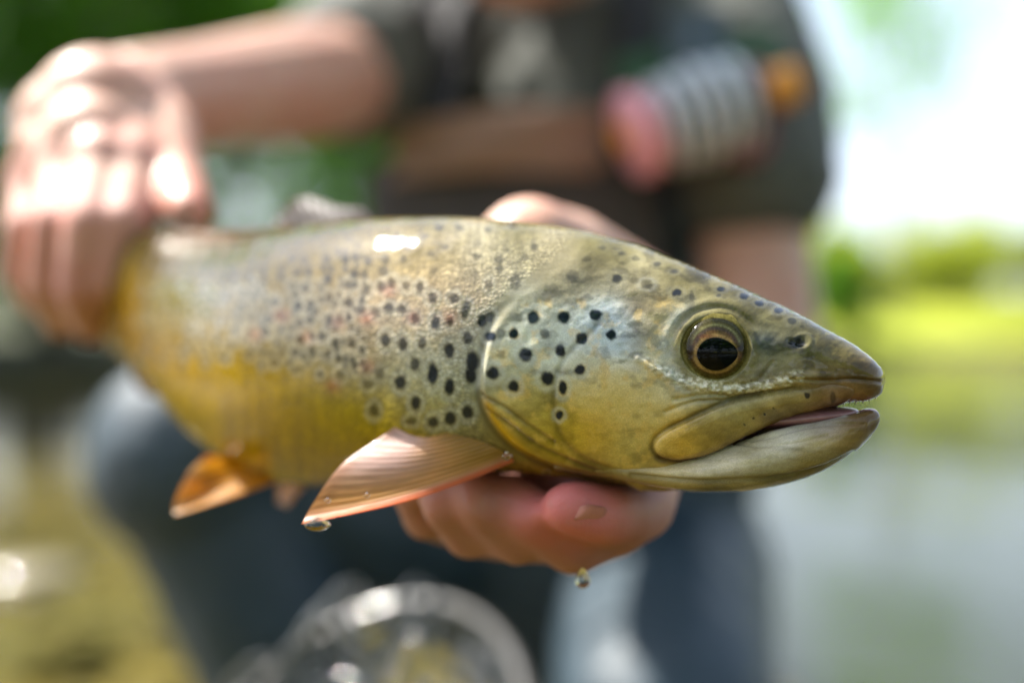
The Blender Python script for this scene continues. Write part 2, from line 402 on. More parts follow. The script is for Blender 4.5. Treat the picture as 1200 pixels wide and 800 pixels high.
def saturate(C, k):
    l_ = (C @ np.array([.3, .55, .15]))[..., None]; return np.clip(l_ + (C - l_) * k, 0.003, None)
SPOTS = [(625,372,7.2,8.5,1),(661,372,7.8,7.5,1),(698,369,7.6,6.2,1),(716,392,6.6,6.6,1),(682,397,8,7.5,1),(639,391,6,6,.65),(603,391,5.5,7,1),(575,394,8,5.5,1),(587,391,7,6.5,.55),
 (617,415,7.8,8.2,1),(657,411,6.5,8,1),(642,443,8,8,1),(680,433,7,6.2,1),(660,454,5.5,8.5,1),(656,485,4.8,5,1),(579,437,7.6,7.6,1),(603,452,6.8,6.8,1),(671,323,8,6,.45),(723,326,6.5,5.5,.8),(758,333,6.5,4.5,.35),
 (565,376,6,8.5,.95),(573,371,6,7,.8),(547,358,5,6,.8),(545,367,5,7,.8),(532,350,6,6,.75),(507,349,6,6,.75),(510,378,5.5,8.5,.9),(486,373,5.5,6,.7),(527,376,5,6,.75),(548,396,5.5,7.5,.85),
 (452,399,6,8.5,.85),(472,403,5.5,8.5,.85),(495,402,5.5,8,.75),(527,411,6.5,9.5,.95),(553,424,7.5,14,1),(551,440,6.5,10,1),(486,427,5.5,8.5,.85),(507,438,6.5,13,1),(527,453,6.5,10,1),(469,448,6.5,8.5,.95),(487,472,6,8,.95),
 (548,483,6.5,8,.95),(527,490,7.5,7.5,.95),(508,494,6.5,7,.9),(482,493,6,5,.7),(438,481,6,7.5,.7),(446,438,5.5,6.5,.5),(431,450,5.5,6.5,.5),(604,330,6,10,.5),(573,334,4.5,7,.45),(585,304,6,5,.45),(558,322,5,5,.3),(601,308,8,4,.25),
 (492,336,5,6,.7),(476,335,5,6,.6),(447,336,5.5,6,.6),(455,360,6,5,.75),(470,362,5.5,5,.7),(408,354,6,6,.65),(423,362,6,5,.6),(440,366,6,5,.6),(412,401,6,7,.6),(399,439,6,7,.45),
 (793,343,6.2,4.2,.95),(811,347,3,6,.4),(845,338,5,3,.9),(872,347,5,3.4,.95),(890,355,5.2,3.4,.95),(912,364,5,3.4,.95),(928,377,5.5,3.6,.6),(842,346,3,2.5,.5),(746,303,5,3,.5),(770,309,4,3,.5),(790,318,4,2.6,.5),(706,290,5,3,.4),(727,297,4,2.6,.4),
 (944,460,3,3,.9),(974,461,4,6,.5),(894,480,1.6,1.6,.9),(880,485,1.5,1.5,.7),(905,474,1.4,1.4,.6),(868,493,1.5,1.5,.6),(640,555,3,2,.4)]
sr = random.Random(3)
for k in range(300):        # smaller, denser spots towards the tail
    x = sr.uniform(170, 470); y = sr.uniform(300, 425)
    if x > 400 and y > 340: continue
    if any(abs(x - s[0]) < 11 and abs(y - s[1]) < 9 for s in SPOTS): continue
    f = 0.5 + 0.5 * (x - 150) / 320
    SPOTS.append((x, y, 6.0 * f, 6.8 * f, sr.uniform(.45, .85)))
for k in range(420):
    x = sr.uniform(160, 430); y = sr.uniform(288, 445 - (430 - x) * .12)
    if any(abs(x - s[0]) < 7 and abs(y - s[1]) < 6 for s in SPOTS): continue
    f = 0.55 + 0.45 * (x - 150) / 300; SPOTS.append((x, y, 3.4 * f, 5.0 * f, sr.uniform(.4, .8)))
for k in range(60):
    x = sr.uniform(300, 640); y = sr.uniform(264, 318)
    if any(abs(x - s[0]) < 14 and abs(y - s[1]) < 9 for s in SPOTS): continue
    SPOTS.append((x, y, 5.2, 4.0, sr.uniform(.3, .6)))
PINK = [(430,372),(484,372),(527,372),(395,378),(360,395),(455,340),(330,370),(300,392),(430,430),(390,452)]
def spots_paint(C, U, W, halo=0.40):
    jx = 2.8 * (fbm(U / 6, W / 6, 11, 2) - 0.5); jy = 2.8 * (fbm(U / 6, W / 6, 12, 2) - 0.5)
    dark = np.zeros(U.shape); hal = np.zeros(U.shape)
    for (x, y, rx, ry, a) in SPOTS:
        m = (np.abs(U - x) < 3.2 * rx) & (np.abs(W - y) < 3.2 * ry)
        if not m.any(): continue
        d = np.hypot((U[m] + jx[m] - x) / rx, (W[m] + jy[m] - y) / ry)
        dark[m] = np.maximum(dark[m], a * smooth01((1.26 - d) / 0.58))
        hal[m] = np.maximum(hal[m], a * np.exp(-((d - 1.5) / 0.5) ** 2) * (1.0 if (x < 780 and y > 330) else 0.15))
    C = C * (1 - halo * hal[..., None]) + np.array(srgb(200, 205, 200)) * halo * hal[..., None]
    core = np.array((0.010, 0.016, 0.026))
    return C * (1 - dark[..., None]) + core * dark[..., None]
C = rbf_colour(U, W, SAMP)
for (x, y) in PINK:
    wt = 0.45 * np.exp(-(((U-x)/9)**2 + ((W-y)/8)**2)); C = C*(1-wt[..., None]) + np.array((0.45, 0.12, 0.08))*wt[..., None]
# gold and grey marbling of the head
headm = smooth01((HP) / 20)
mot = fbm(U / 26, W / 16, 21, 4); C *= (1 + headm * 1.0 * (mot - 0.5))[..., None]
gm = smooth01((fbm(U / 13, W / 12, 25, 4) - 0.52) / 0.2) * headm * smooth01((830 - U) / 60) * smooth01((W - 340) / 20)
C = C * (1 - 0.35 * gm[..., None]) + np.array(srgb(205, 170, 90)) * 0.35 * gm[..., None]
dm = smooth01((fbm(U / 20, W / 11, 29, 4) - 0.55) / 0.15) * headm * smooth01((470 - W) / 40)
C *= (1 - 0.30 * dm)[..., None]
streak = fbm(U / 5, W / 40, 33, 3); bodym = smooth01(-HP / 20)
C *= (1 + bodym * 0.55 * (streak - 0.5))[..., None]
# darker grooves and colour lines along gill edge, pre-operculum, jaw border
gd = poly_dist(U, W, GILL); C *= (1 - (0.10 + 0.45 * smooth01((W - 330) / 60)) * np.exp(-((HP + 4) / 4.0) ** 2))[..., None]
gl_ = np.exp(-((HP - 4) / 4) ** 2) * smooth01((420 - W) / 40) * smooth01((W - 345) / 40)
C = C * (1 - 0.25*gl_[..., None]) + np.array(srgb(190, 170, 110)) * 0.25 * gl_[..., None]
yb = np.exp(-((HP - 7) / 7) ** 2) * smooth01((W - 458) / 20) * smooth01((640 - U) / 40)
C = C * (1 - 0.8*yb[..., None]) + np.array(srgb(196, 152, 12)) * 0.8 * yb[..., None]
pdl = poly_dist(U, W, PREOP); C *= (1 - 0.30 * np.exp(-(pdl / 4.0) ** 2))[..., None]
for ln in (SUBOP, SUBOP2): C *= (1 - 0.40 * np.exp(-(poly_dist(U, W, ln) / 3.0) ** 2))[..., None]
me_ = np.exp(-((MD - 3) / 3.5) ** 2) * smooth01((W - 470) / 12)
lowedge = poly_dist(U, W, [(774, 534), (796, 539), (830, 532), (862, 517), (895, 501), (930, 490), (962, 480), (990, 472)])
le = np.exp(-(lowedge / 5.5) ** 2); C = C * (1 - 0.75*le[..., None]) + np.array(srgb(105, 72, 56)) * 0.75 * le[..., None]
C *= (1 - 0.45 * np.exp(-((MD + 3) / 3.0) ** 2) * smooth01((960 - U) / 30))[..., None]
rim = np.exp(-((RE - 47) / 5) ** 2); C = C * (1 - 0.5*rim[..., None]) + np.array(srgb(120, 112, 60)) * 0.5 * rim[..., None]
C = np.where((RE < 42)[..., None], np.array(srgb(118, 112, 64)), C)
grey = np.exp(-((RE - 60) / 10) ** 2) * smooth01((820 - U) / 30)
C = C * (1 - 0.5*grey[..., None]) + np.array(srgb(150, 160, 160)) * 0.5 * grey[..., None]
nb_ = smooth01((13 - np.hypot(U - 934, (W - 402) * 1.35) - 6 * (fbm(U / 6, W / 6, 77, 2) - .5)) / 7); C = C * (1 - 0.85*nb_[..., None]) + np.array((0.02, 0.03, 0.04)) * 0.85 * nb_[..., None]
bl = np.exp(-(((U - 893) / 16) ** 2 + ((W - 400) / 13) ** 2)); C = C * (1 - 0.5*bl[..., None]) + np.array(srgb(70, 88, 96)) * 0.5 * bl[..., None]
glintm = np.exp(-(poly_dist(U, W, smooth_line([(760, 425), (790, 442), (830, 453), (865, 455), (900, 450), (935, 441)])) / 7) ** 2)
glint_sp = smooth01((fbm(U / 4.5, W / 3, 41, 3) - 0.42) / 0.2) * glintm
C = C * (1 - 0.55*glint_sp[..., None]) + np.array(srgb(205, 203, 190)) * 0.55 * glint_sp[..., None]  # pale specks painted in as the wet sparkle below the eye
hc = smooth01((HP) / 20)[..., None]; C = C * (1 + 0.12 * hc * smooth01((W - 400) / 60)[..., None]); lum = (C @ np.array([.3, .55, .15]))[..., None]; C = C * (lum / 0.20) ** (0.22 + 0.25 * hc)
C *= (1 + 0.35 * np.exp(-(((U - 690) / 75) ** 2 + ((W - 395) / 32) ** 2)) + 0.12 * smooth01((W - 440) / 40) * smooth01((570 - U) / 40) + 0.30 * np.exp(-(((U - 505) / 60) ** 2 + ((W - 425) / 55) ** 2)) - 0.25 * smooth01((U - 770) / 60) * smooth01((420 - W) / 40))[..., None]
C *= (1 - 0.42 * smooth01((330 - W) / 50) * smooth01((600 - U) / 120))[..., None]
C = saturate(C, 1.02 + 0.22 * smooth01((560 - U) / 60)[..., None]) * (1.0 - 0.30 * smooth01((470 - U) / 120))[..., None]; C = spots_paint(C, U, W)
C = np.clip(C * np.array((1.0, 1.0, 1.02)), 0.003, None); C = C / np.maximum(1, C.max(axis=-1, keepdims=True) / 0.66)
girth = np.concatenate([np.zeros((NS, 1)), np.cumsum(np.linalg.norm(np.diff(V, axis=1), axis=-1), 1)], 1)
far = np.arange(NT_) >= NN
girth[:, far] = girth[:, NN:NN+1] - (girth[:, far] - girth[:, NN:NN+1])
BC = np.stack([np.repeat(S_ARC[:, None] * 100, NT_, 1), girth * 100, np.zeros_like(girth)], -1)
SCAL = smooth01((-HP - 4) / 12)
F = grid_faces(NS, NT_)
ND = grid_normals(VD)
# far pole caps
allV = VD.reshape(-1, 3)
fc = F.reshape(NS-1, NT_, 4)
Fu = U.reshape(-1)[F].mean(1); Fw = W.reshape(-1)[F].mean(1)
fmd = poly_dist(Fu, Fw, MAX, True); fhp = poly_dist(Fu, Fw, HEADP, True)
FRONTP = list(map(tuple, PREOP)) + [(860, 620), (1200, 620), (1200, 200), (720, 200)]
ffr = poly_dist(Fu, Fw, FRONTP, True)
nearF = (F % NT_ < NN).all(1)
is_max = fmd > -2.0
is_head = (fhp > 0) & ~is_max
is_gill = is_head & (ffr < 0) & (Fw > 330)
is_head &= ~is_gill
is_body = ~(is_max | is_head | is_gill)
def sub_part(name, mask, label=None):
    f = F[mask]; idx, inv = np.unique(f, return_inverse=True); f2 = inv.reshape(f.shape)
    o = mesh_np(name, allV[idx], f2, M_SKIN, FT)
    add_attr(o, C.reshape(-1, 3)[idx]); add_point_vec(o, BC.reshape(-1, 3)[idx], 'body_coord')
    a = o.data.attributes.new('scaliness', 'FLOAT', 'POINT'); a.data.foreach_set('value', SCAL.reshape(-1)[idx].astype(np.float32))
    o.data.normals_split_custom_set_from_vertices(ND.reshape(-1, 3)[idx].tolist())
    if label: o['label'] = label
    return o
sub_part('body', is_body)
sub_part('head', is_head)
near_max = is_max & nearF
sub_part('gill_cover', is_gill & nearF); sub_part('gill_cover', is_gill & ~nearF)
sub_part('upper_jaw_plate', near_max); sub_part('upper_jaw_plate', is_max & ~nearF)
def locate(u, v):
    k = np.argmin((U[:, :NN] - u) ** 2 + (W[:, :NN] - v) ** 2); i, j = divmod(k, NN)
    return Vector(V[i, j]), Vector(N0[i, j]), i, j

# lower jaw -----------------------------------------------------------------
JU   = [1030.5, 1029.5, 1027, 1020, 1008, 990, 965, 935, 900, 860, 820, 780, 740, 700, 665]
JTOP = [489, 483, 480, 478.0, 478.5, 480, 484, 489, 497, 510, 520, 524, 524, 524, 530]
JBOT = [489, 496, 502, 512, 524, 537, 551, 562, 570, 574, 574, 569, 562, 556, 548]
JW   = [0, .25, .44, .70, .92, 1.14, 1.38, 1.62, 1.86, 2.00, 2.00, 1.92, 1.84, 1.75, 1.65]
JY   = [27.4, 27.4, 27.42, 27.48, 27.57, 27.7, 27.88, 28.1, 28.37, 28.65, 28.95, 29.25, 29.6, 29.9, 30.2]
ju = [1030.5]
while ju[-1] > 668:
    qq = math.sqrt(1030.5 - ju[-1]); ju.append(1030.5 - (qq + 0.14) ** 2 if qq < 3 else ju[-1] - 0.9)
ju = np.array(ju); JN, JF = 260, 90
JV, jarc, jth, _, jh, jz = loft(ju, JU, JTOP, JBOT, JW, JY, JN, JF, 2.0, 1030.5)
# hollow the top of the jaw into the floor of the mouth
s_ = np.sin(jth)[None, :]; topm = smooth01((s_ - 0.80) / 0.2)
JV[..., 2] -= (jh[:, None] * 0.55) * topm * smooth01((jarc[:, None] - 0.003) / 0.01)
Uj, Wj = chart(JV, JN, JF); nj = grid_normals(JV)
lip = np.exp(-((s_ - 0.70) / 0.12) ** 2) * smooth01((jarc[:, None]) / 0.01)
dj = 0.0005 * lip
for ln, a, wd in (([(1012, 497), (980, 497), (940, 503), (905, 512), (880, 517)], -0.0005, 2.2), ([(970, 510), (930, 519), (890, 522), (860, 520)], -0.0004, 2.0),
                  ([(1000, 530), (960, 548), (900, 560), (820, 563), (740, 556)], -0.0005, 3.0)):
    dj = dj + a * np.exp(-(poly_dist(Uj, Wj, smooth_line(ln)) / wd) ** 2)
dj = dj + 0.0005 * (fbm(Uj / 30, Wj / 12, 51, 3) - 0.5)
JVD = JV + nj * (dj * smooth01(jarc / 0.004)[:, None])[..., None]
JS = [(1026,492,84,66,30),(1015,500,108,80,28),(990,512,130,104,46),(955,522,150,132,76),(905,518,182,172,138),(930,500,170,164,140),(970,492,150,142,118),(890,535,158,146,102),(850,545,168,156,118),(800,558,162,148,108),
      (905,560,118,110,74),(960,545,112,100,62),(750,556,152,134,86),(700,556,124,100,56),(850,572,120,112,80),(1000,480,110,84,60),(960,484,150,140,130),(1010,520,96,84,50),(780,535,170,150,96),(840,528,170,160,126),(720,540,166,144,76)]
CJ = rbf_colour(Uj, Wj, JS, 15.0)
mj = fbm(Uj / 50, Wj / 9, 55, 4); CJ *= (1 + 0.9 * (mj - 0.5))[..., None]
bel = poly_dist(Uj, Wj, smooth_line([(1000, 530), (960, 548), (900, 560), (820, 563), (740, 556)])); CJ *= (1 - 0.4 * np.exp(-(bel / 4) ** 2))[..., None]
inner = smooth01((s_ - 0.86) / 0.08) * np.ones_like(Uj); CJ = CJ * (1 - inner[..., None]) + np.array(srgb(150, 92, 96)) * inner[..., None]
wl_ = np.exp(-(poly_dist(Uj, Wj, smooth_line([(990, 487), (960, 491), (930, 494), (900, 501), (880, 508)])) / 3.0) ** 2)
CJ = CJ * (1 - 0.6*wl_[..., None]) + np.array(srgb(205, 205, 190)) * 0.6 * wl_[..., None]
jo = mesh_np('lower_jaw', JVD.reshape(-1, 3), grid_faces(*JV.shape[:2]), M_SKIN, FT)
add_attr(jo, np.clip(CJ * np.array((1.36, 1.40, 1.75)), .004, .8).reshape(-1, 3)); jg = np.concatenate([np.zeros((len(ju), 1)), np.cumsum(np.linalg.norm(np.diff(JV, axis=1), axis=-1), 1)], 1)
add_point_vec(jo, np.stack([np.repeat(jarc[:, None]*100, JV.shape[1], 1), jg*100 + 40, jg*0], -1).reshape(-1, 3), 'body_coord')
jo.data.attributes.new('scaliness', 'FLOAT', 'POINT')

# tongue --------------------------------------------------------------------
def ellipsoid_bm(c, ax, r, seg=32, rings=20):
    bm = bmesh.new(); bmesh.ops.create_uvsphere(bm, u_segments=seg, v_segments=rings, radius=1.0)
    X, Y_, Z = ax; m = Matrix((X*r[0], Y_*r[1], Z*r[2])).transposed().to_4x4(); m.translation = c
    bmesh.ops.transform(bm, matrix=m, verts=bm.verts); return bm
M_TONGUE = simple('mouth_lining', (0.26, 0.12, 0.13), 0.3, 0.35, 400, 0.3, 0.0005, Coat_Weight=0.45, Coat_Roughness=0.1)
fwd = (P(1000, 480, 27.6) - P(880, 492, 28.5)).normalized(); upv = Vector((0, 0, 1)); sd = fwd.cross(upv).normalized(); upv = sd.cross(fwd)
tg = bm_obj('tongue', ellipsoid_bm(P(935, 489, 28.1), (fwd, sd, upv), (0.0165, 0.0105, 0.0026)), M_TONGUE, FT)

# eye ------------------------------------------------------------------------
pe, ne, ei, ej = locate(*EYE)
tan = Vector(V[ei-3, ej] - V[ei+3, ej]).normalized(); ne = (ne + Vector((0, -0.35, 0.02))).normalized()
ex = (tan - ne * tan.dot(ne)).normalized(); ey = ne.cross(ex)
if ey.z < 0: ey = -ey
PXM = float(pe.y) / FPX                        # metres per photo pixel on the near cheek
def eye_disc(rmax, nr, na, zf, shape=lambda a: 1.0, cen=(0, 0), off=0.0):
    vs = []; rr = []
    for i in range(nr + 1):
        for j in range(na):
            a = 2*math.pi*j/na; r = rmax * i / nr * shape(a)
            x = cen[0] + r*math.cos(a); y = cen[1] + r*math.sin(a)
            rr.append((x, y, r, a)); vs.append(pe + (ex*x + ey*y) * PXM + ne * (zf(math.hypot(x, y)) + off))
    return np.array([tuple(v) for v in vs]), grid_faces(nr + 1, na), np.array(rr)
eye_root = None
RI = 41.0
dome = lambda r: -0.0026 + 0.0026 * math.sqrt(max(0, 1 - (r / 47.0) ** 2))
vi, fi, ri = eye_disc(RI + 4, 44, 120, dome, lambda a: 1.0 if math.sin(a) > 0 else 0.93)
xx, yy = ri[:, 0], ri[:, 1]; r_ = np.hypot(xx, yy * 1.02); an = np.arctan2(yy, xx)
pup = np.hypot((xx + 0.5) / 1.0, (yy + 7) / 0.92)
def mixc(C, w_, col): return C * (1 - w_[:, None]) + np.array(col) * w_[:, None]
ci = np.tile(np.array(srgb(92, 80, 56)), (len(xx), 1))
ci = mixc(ci, smooth01((yy - 4) / 14), srgb(92, 84, 44))
ci = mixc(ci, 0.75 * np.exp(-((pup - 24) / 2.6) ** 2), srgb(214, 176, 116))
ci = mixc(ci, 0.60 * np.exp(-((pup - 29) / 3.0) ** 2) * (0.4 + 0.6 * np.cos(an * 3 + 1) ** 2), srgb(150, 104, 60))
ci = mixc(ci, 0.8 * np.exp(-(((xx + 12) / 12) ** 2 + ((yy - 14) / 2.5) ** 2)), srgb(150, 92, 60))
ci = mixc(ci, 0.6 * np.exp(-((r_ - 24) / 2.5) ** 2) * smooth01(yy / 10), srgb(84, 72, 80))
ci = mixc(ci, 0.85 * smooth01((r_ - 29) / 4) * smooth01((yy + 4) / 10), srgb(128, 120, 50))
ci = mixc(ci, 0.8 * np.exp(-((r_ - 33) / 1.6) ** 2) * smooth01(yy / 8), srgb(40, 42, 18))
ci = mixc(ci, 0.6 * np.exp(-((r_ - 28.5) / 1.5) ** 2) * smooth01(yy / 8), srgb(170, 170, 120))
ci = mixc(ci, 0.7 * smooth01((r_ - 30) / 4) * smooth01((-yy + 2) / 8), srgb(96, 84, 40)); ci = mixc(ci, 0.5 * np.exp(-((r_ - 33 - 2*np.sin(an)) / 1.4) ** 2), srgb(46, 40, 20)); ci = mixc(ci, 0.85 * smooth01((r_ - 33) / 4), srgb(122, 116, 70))
ci = mixc(ci, 0.85 * smooth01((r_ - 31) / 5), srgb(118, 112, 66))
ci = mixc(ci, 0.7 * np.exp(-((r_ - 36) / 1.8) ** 2) * smooth01(yy / 8), srgb(50, 48, 22))
ci = mixc(ci, 0.95 * np.exp(-(((xx + 30) / 5.5) ** 2 + ((yy + 2) / 10) ** 2)), srgb(38, 22, 20))
ci = mixc(ci, 0.90 * np.exp(-(((xx - 28) / 6.5) ** 2 + ((yy + 1) / 6) ** 2)), srgb(34, 26, 28))
ci *= (0.55 + 0.9 * fbm(an * 9 + 30, r_ / 4, 61, 3))[:, None]
eye = mesh_np('eye', vi, fi, M_IRIS, FT); add_attr(eye, ci)
pshape = lambda a: (1.0 + 0.22 * max(0, math.cos(a - 0.05)) ** 5) * (1 - 0.10 * abs(math.sin(a)))
vp, fp, rp = eye_disc(21.5, 12, 72, dome, pshape, (-1, -7), 0.00025)
mesh_np('pupil', vp, fp, M_PUPIL, eye)
cd = lambda r: -0.0060 + 0.0085 * math.sqrt(max(0, 1 - (r / 45.0) ** 2))
vc, fcx, _ = eye_disc(RI + 3.5, 24, 96, cd, lambda a: 1.0 if math.sin(a) > 0 else 0.93)
fn_ = np.cross(vc[fcx[500, 1]] - vc[fcx[500, 0]], vc[fcx[500, 2]] - vc[fcx[500, 0]])
mesh_np('cornea', vc, fcx if fn_ @ np.array(tuple(ne)) > 0 else fcx[:, ::-1], M_CORNEA, eye)

# small teeth along the front of the upper jaw
M_TOOTH = simple('tooth', (0.72, 0.68, 0.58), .3, .1, 500)
for uu in list(np.arange(958, 1030, 7.5)):
    i_ = int(np.argmin(abs(us - uu))); pt = Vector(VD[i_, int(NN * .055)]); bm = bmesh.new()
    bmesh.ops.create_cone(bm, cap_ends=True, segments=8, radius1=.00030, radius2=.00004, depth=.0005, matrix=Matrix.Translation(pt + Vector((.0002, .0002, -.0002))) @ Matrix.Rotation(math.pi + .25, 4, 'Y'))
    bm_obj('tooth', bm, M_TOOTH, FT)

# fins -----------------------------------------------------------------------
def make_fin(name, base, tips, mid_bulge, nray, cols, thick=0.0005, ridge=0.0006, ns=60, label=None, parent=FT, tip_curl=None):
    """base and tips: matching lists of (u, v, depth); rays run from base to tips"""
    base = smooth_line(base, 12); tips = smooth_line(tips, 12); nt = len(base)
    b = PN(base[:, 0], base[:, 1], base[:, 2]); e = PN(tips[:, 0], tips[:, 1], tips[:, 2])
    k = np.linspace(0, 1, nt * 4); b = np.stack([np.interp(k*(nt-1), np.arange(nt), b[:, i]) for i in range(3)], -1); e = np.stack([np.interp(k*(nt-1), np.arange(nt), e[:, i]) for i in range(3)], -1)
    s = np.linspace(0, 1, ns)[:, None, None]
    G = b[None] * (1 - s) + e[None] * s
    G = G + np.array(mid_bulge)[None, None] * np.sin(np.pi * s)
    nt = G.shape[1]
    n = np.cross(np.gradient(G, axis=0), np.gradient(G, axis=1)); n /= np.linalg.norm(n, axis=-1, keepdims=True) + 1e-12
    if n[..., 1].mean() > 0: n = -n
    ph = k[None, :] * nray; ss = s[..., 0]
    ray = np.exp(-(((ph % 1) - 0.5) / 0.22) ** 2) * (0.35 + 0.65 * (1 - ss))
    fringe = 1 - 0.035 * np.abs(np.sin(ph * np.pi)) * (ss > 0.9)
    G = G + n * (0.0009 * np.sin(k[None, :] * 9 + ss * 3))[..., None] * ss[..., None]
    th_ = (thick * (1.1 - 0.7 * ss) + ridge * ray) * 0.5 * smooth01(np.minimum(k, 1 - k) * 30)[None, :] * (1 - smooth01((ss - 0.96) / 0.04))
    A = G + n * th_[..., None]; B = G - n * th_[..., None]
    Vv = np.concatenate([A.reshape(-1, 3), B.reshape(-1, 3)]); n1 = ns * nt
    i = np.arange(ns-1)[:, None]; j = np.arange(nt-1)[None]; q = np.stack([i*nt+j, i*nt+j+1, (i+1)*nt+j+1, (i+1)*nt+j], -1).reshape(-1, 4)
    Ff = np.concatenate([q, q[:, ::-1] + n1])
    o = mesh_np(name, Vv, Ff, M_FIN, parent)
    cc = cols(k[None, :] + 0*ss, ss + 0*k[None, :], ray)
    add_attr(o, np.concatenate([cc.reshape(-1, 3)] * 2))
    bc = np.stack([k[None, :]*6 + 0*ss, ss*2.0 + 0*k[None, :], 0*ss + 0*k[None, :]], -1).reshape(-1, 3); add_point_vec(o, np.concatenate([bc, bc]), 'body_coord')
    if label: o['label'] = label
    return o
def col3(w_, a, b): return np.array(a) * (1 - w_[..., None]) + np.array(b) * w_[..., None]
def pect_cols(k, s, ray):
    c = col3(smooth01((k - 0.12) / 0.12), srgb(255, 160, 100), srgb(246, 200, 160))
    web = col3(smooth01((k - 0.3) / 0.3) * smooth01((s - 0.25) / 0.4), srgb(244, 196, 120), srgb(246, 216, 204))
    c = c * (1 - smooth01((k - 0.15) / 0.15))[..., None] + web * smooth01((k - 0.15) / 0.15)[..., None]
    c = col3(smooth01((0.35 - s) / 0.3), c * 0 + 1, c * 0 + 1) * c
    y = smooth01((0.38 - s) / 0.3)[..., None] * smooth01((k - .2) / .2)[..., None]
    c = c * (1 - y) + np.array(srgb(216, 172, 70)) * y
    c = c * (1 - 0.12 * (1 - ray))[..., None]
    tip = smooth01((s - 0.86) / 0.12)[..., None]; return c * (1 - tip * .5) + np.array(srgb(208, 150, 96)) * tip * .5
make_fin('pectoral_fin', [(602, 541, 28.9), (597, 533, 28.8), (580, 524, 28.7), (556, 514, 28.8), (528, 505, 29.0)],
         [(353, 614, 28.2), (360, 598, 28.5), (390, 558, 28.9), (420, 528, 29.2), (462, 499, 29.4)], (0.0, -0.002, -0.0022), 15, pect_cols, 0.0005, 0.0003,
         label='fanned pinkish orange fin behind the gill on the near side')
orange = lambda k, s, ray: col3(smooth01((s - 0.75) / 0.25), srgb(255, 188, 20), srgb(245, 195, 120)) * (1 - 0.3*(1-ray))[..., None]
yel = lambda k, s, ray: col3(s, srgb(196, 140, 8), srgb(170, 120, 40)) * (1 - 0.3*(1-ray))[..., None]
brn = lambda k, s, ray: col3(s, srgb(84, 66, 36), srgb(104, 80, 54)) * (1 - 0.35*(1-ray))[..., None]
make_fin('pelvic_fin', [(332, 560, 35.8), (318, 548, 36.2), (300, 536, 36.8), (282, 524, 37.5)], [(206, 603, 34.6), (204, 590, 35), (222, 552, 35.6), (244, 534, 36.2)], (0, 0, -0.001), 9, orange, label='bright orange belly fin on the near side')
make_fin('pelvic_fin', [(372, 556, 37.0), (352, 552, 38), (335, 545, 39)], [(338, 592, 37.4), (328, 590, 38.5), (322, 572, 39.6)], (0, 0, 0), 8, orange)
make_fin('dorsal_fin', [(440, 262, 35.2), (400, 264, 36.4), (360, 268, 37.8), (322, 270, 39.2)], [(416, 246, 36.3), (380, 236, 38), (346, 234, 39.5), (322, 254, 40.4)], (0, 0, 0.002), 12, brn)
make_fin('adipose_fin', [(236, 272, 43.5), (226, 272, 44.1), (216, 272, 44.7)], [(214, 262, 44.6), (205, 258, 45.2), (202, 266, 45.6)], (0, 0, 0.001), 3, brn)
make_fin('anal_fin', [(218, 468, 42.2), (200, 458, 43.2), (178, 440, 44.6)], [(168, 462, 43.2), (158, 448, 44.4), (152, 424, 46)], (0, 0, 0), 8, yel)
make_fin('caudal_fin', [(78, 384, 54.2), (72, 340, 54.6), (80, 296, 54.0)], [(72, 396, 61), (48, 344, 62.5), (72, 282, 61)], (-0.002, 0.004, 0), 18, brn, thick=0.0012)

# ------------------------------------------------------------------ water drops
def drop(u, v, Y, r, stretch, label, name='water_drop', sx=1.0):
    bm = bmesh.new(); bmesh.ops.create_uvsphere(bm, u_segments=20, v_segments=14, radius=r)
    for vv in bm.verts:
        z = vv.co.z
        if z > 0: f = 1 - 0.5 * (z / r); vv.co.x *= f; vv.co.y *= f; vv.co.z *= stretch
        vv.co.x *= sx
    o = bm_obj(name, bm, M_DROP); o.location = P(u, v, Y); return tag(o, label, 'water drop', 'water drops on and under the trout')
drop(372, 614, 28.3, 0.0019, 1.0, 'amber water drop hanging from the tip of the pectoral fin', sx=2.0)
drop(683, 680, 29.5, 0.0023, 1.6, 'water drop falling below the pink thumb')
for (u_, v_, y_, r_, l_) in [(384, 586, 28.25, .0008, 'tiny bead of water near the tip of the pectoral fin'), (430, 580, 28.1, .0008, 'tiny bead of water on the middle of the pectoral fin'),
                             (594, 534, 28.4, .0012, 'tiny bead of water at the root of the pectoral fin')]:
    drop(u_, v_, y_, r_, 1.0, l_, sx=1.2)

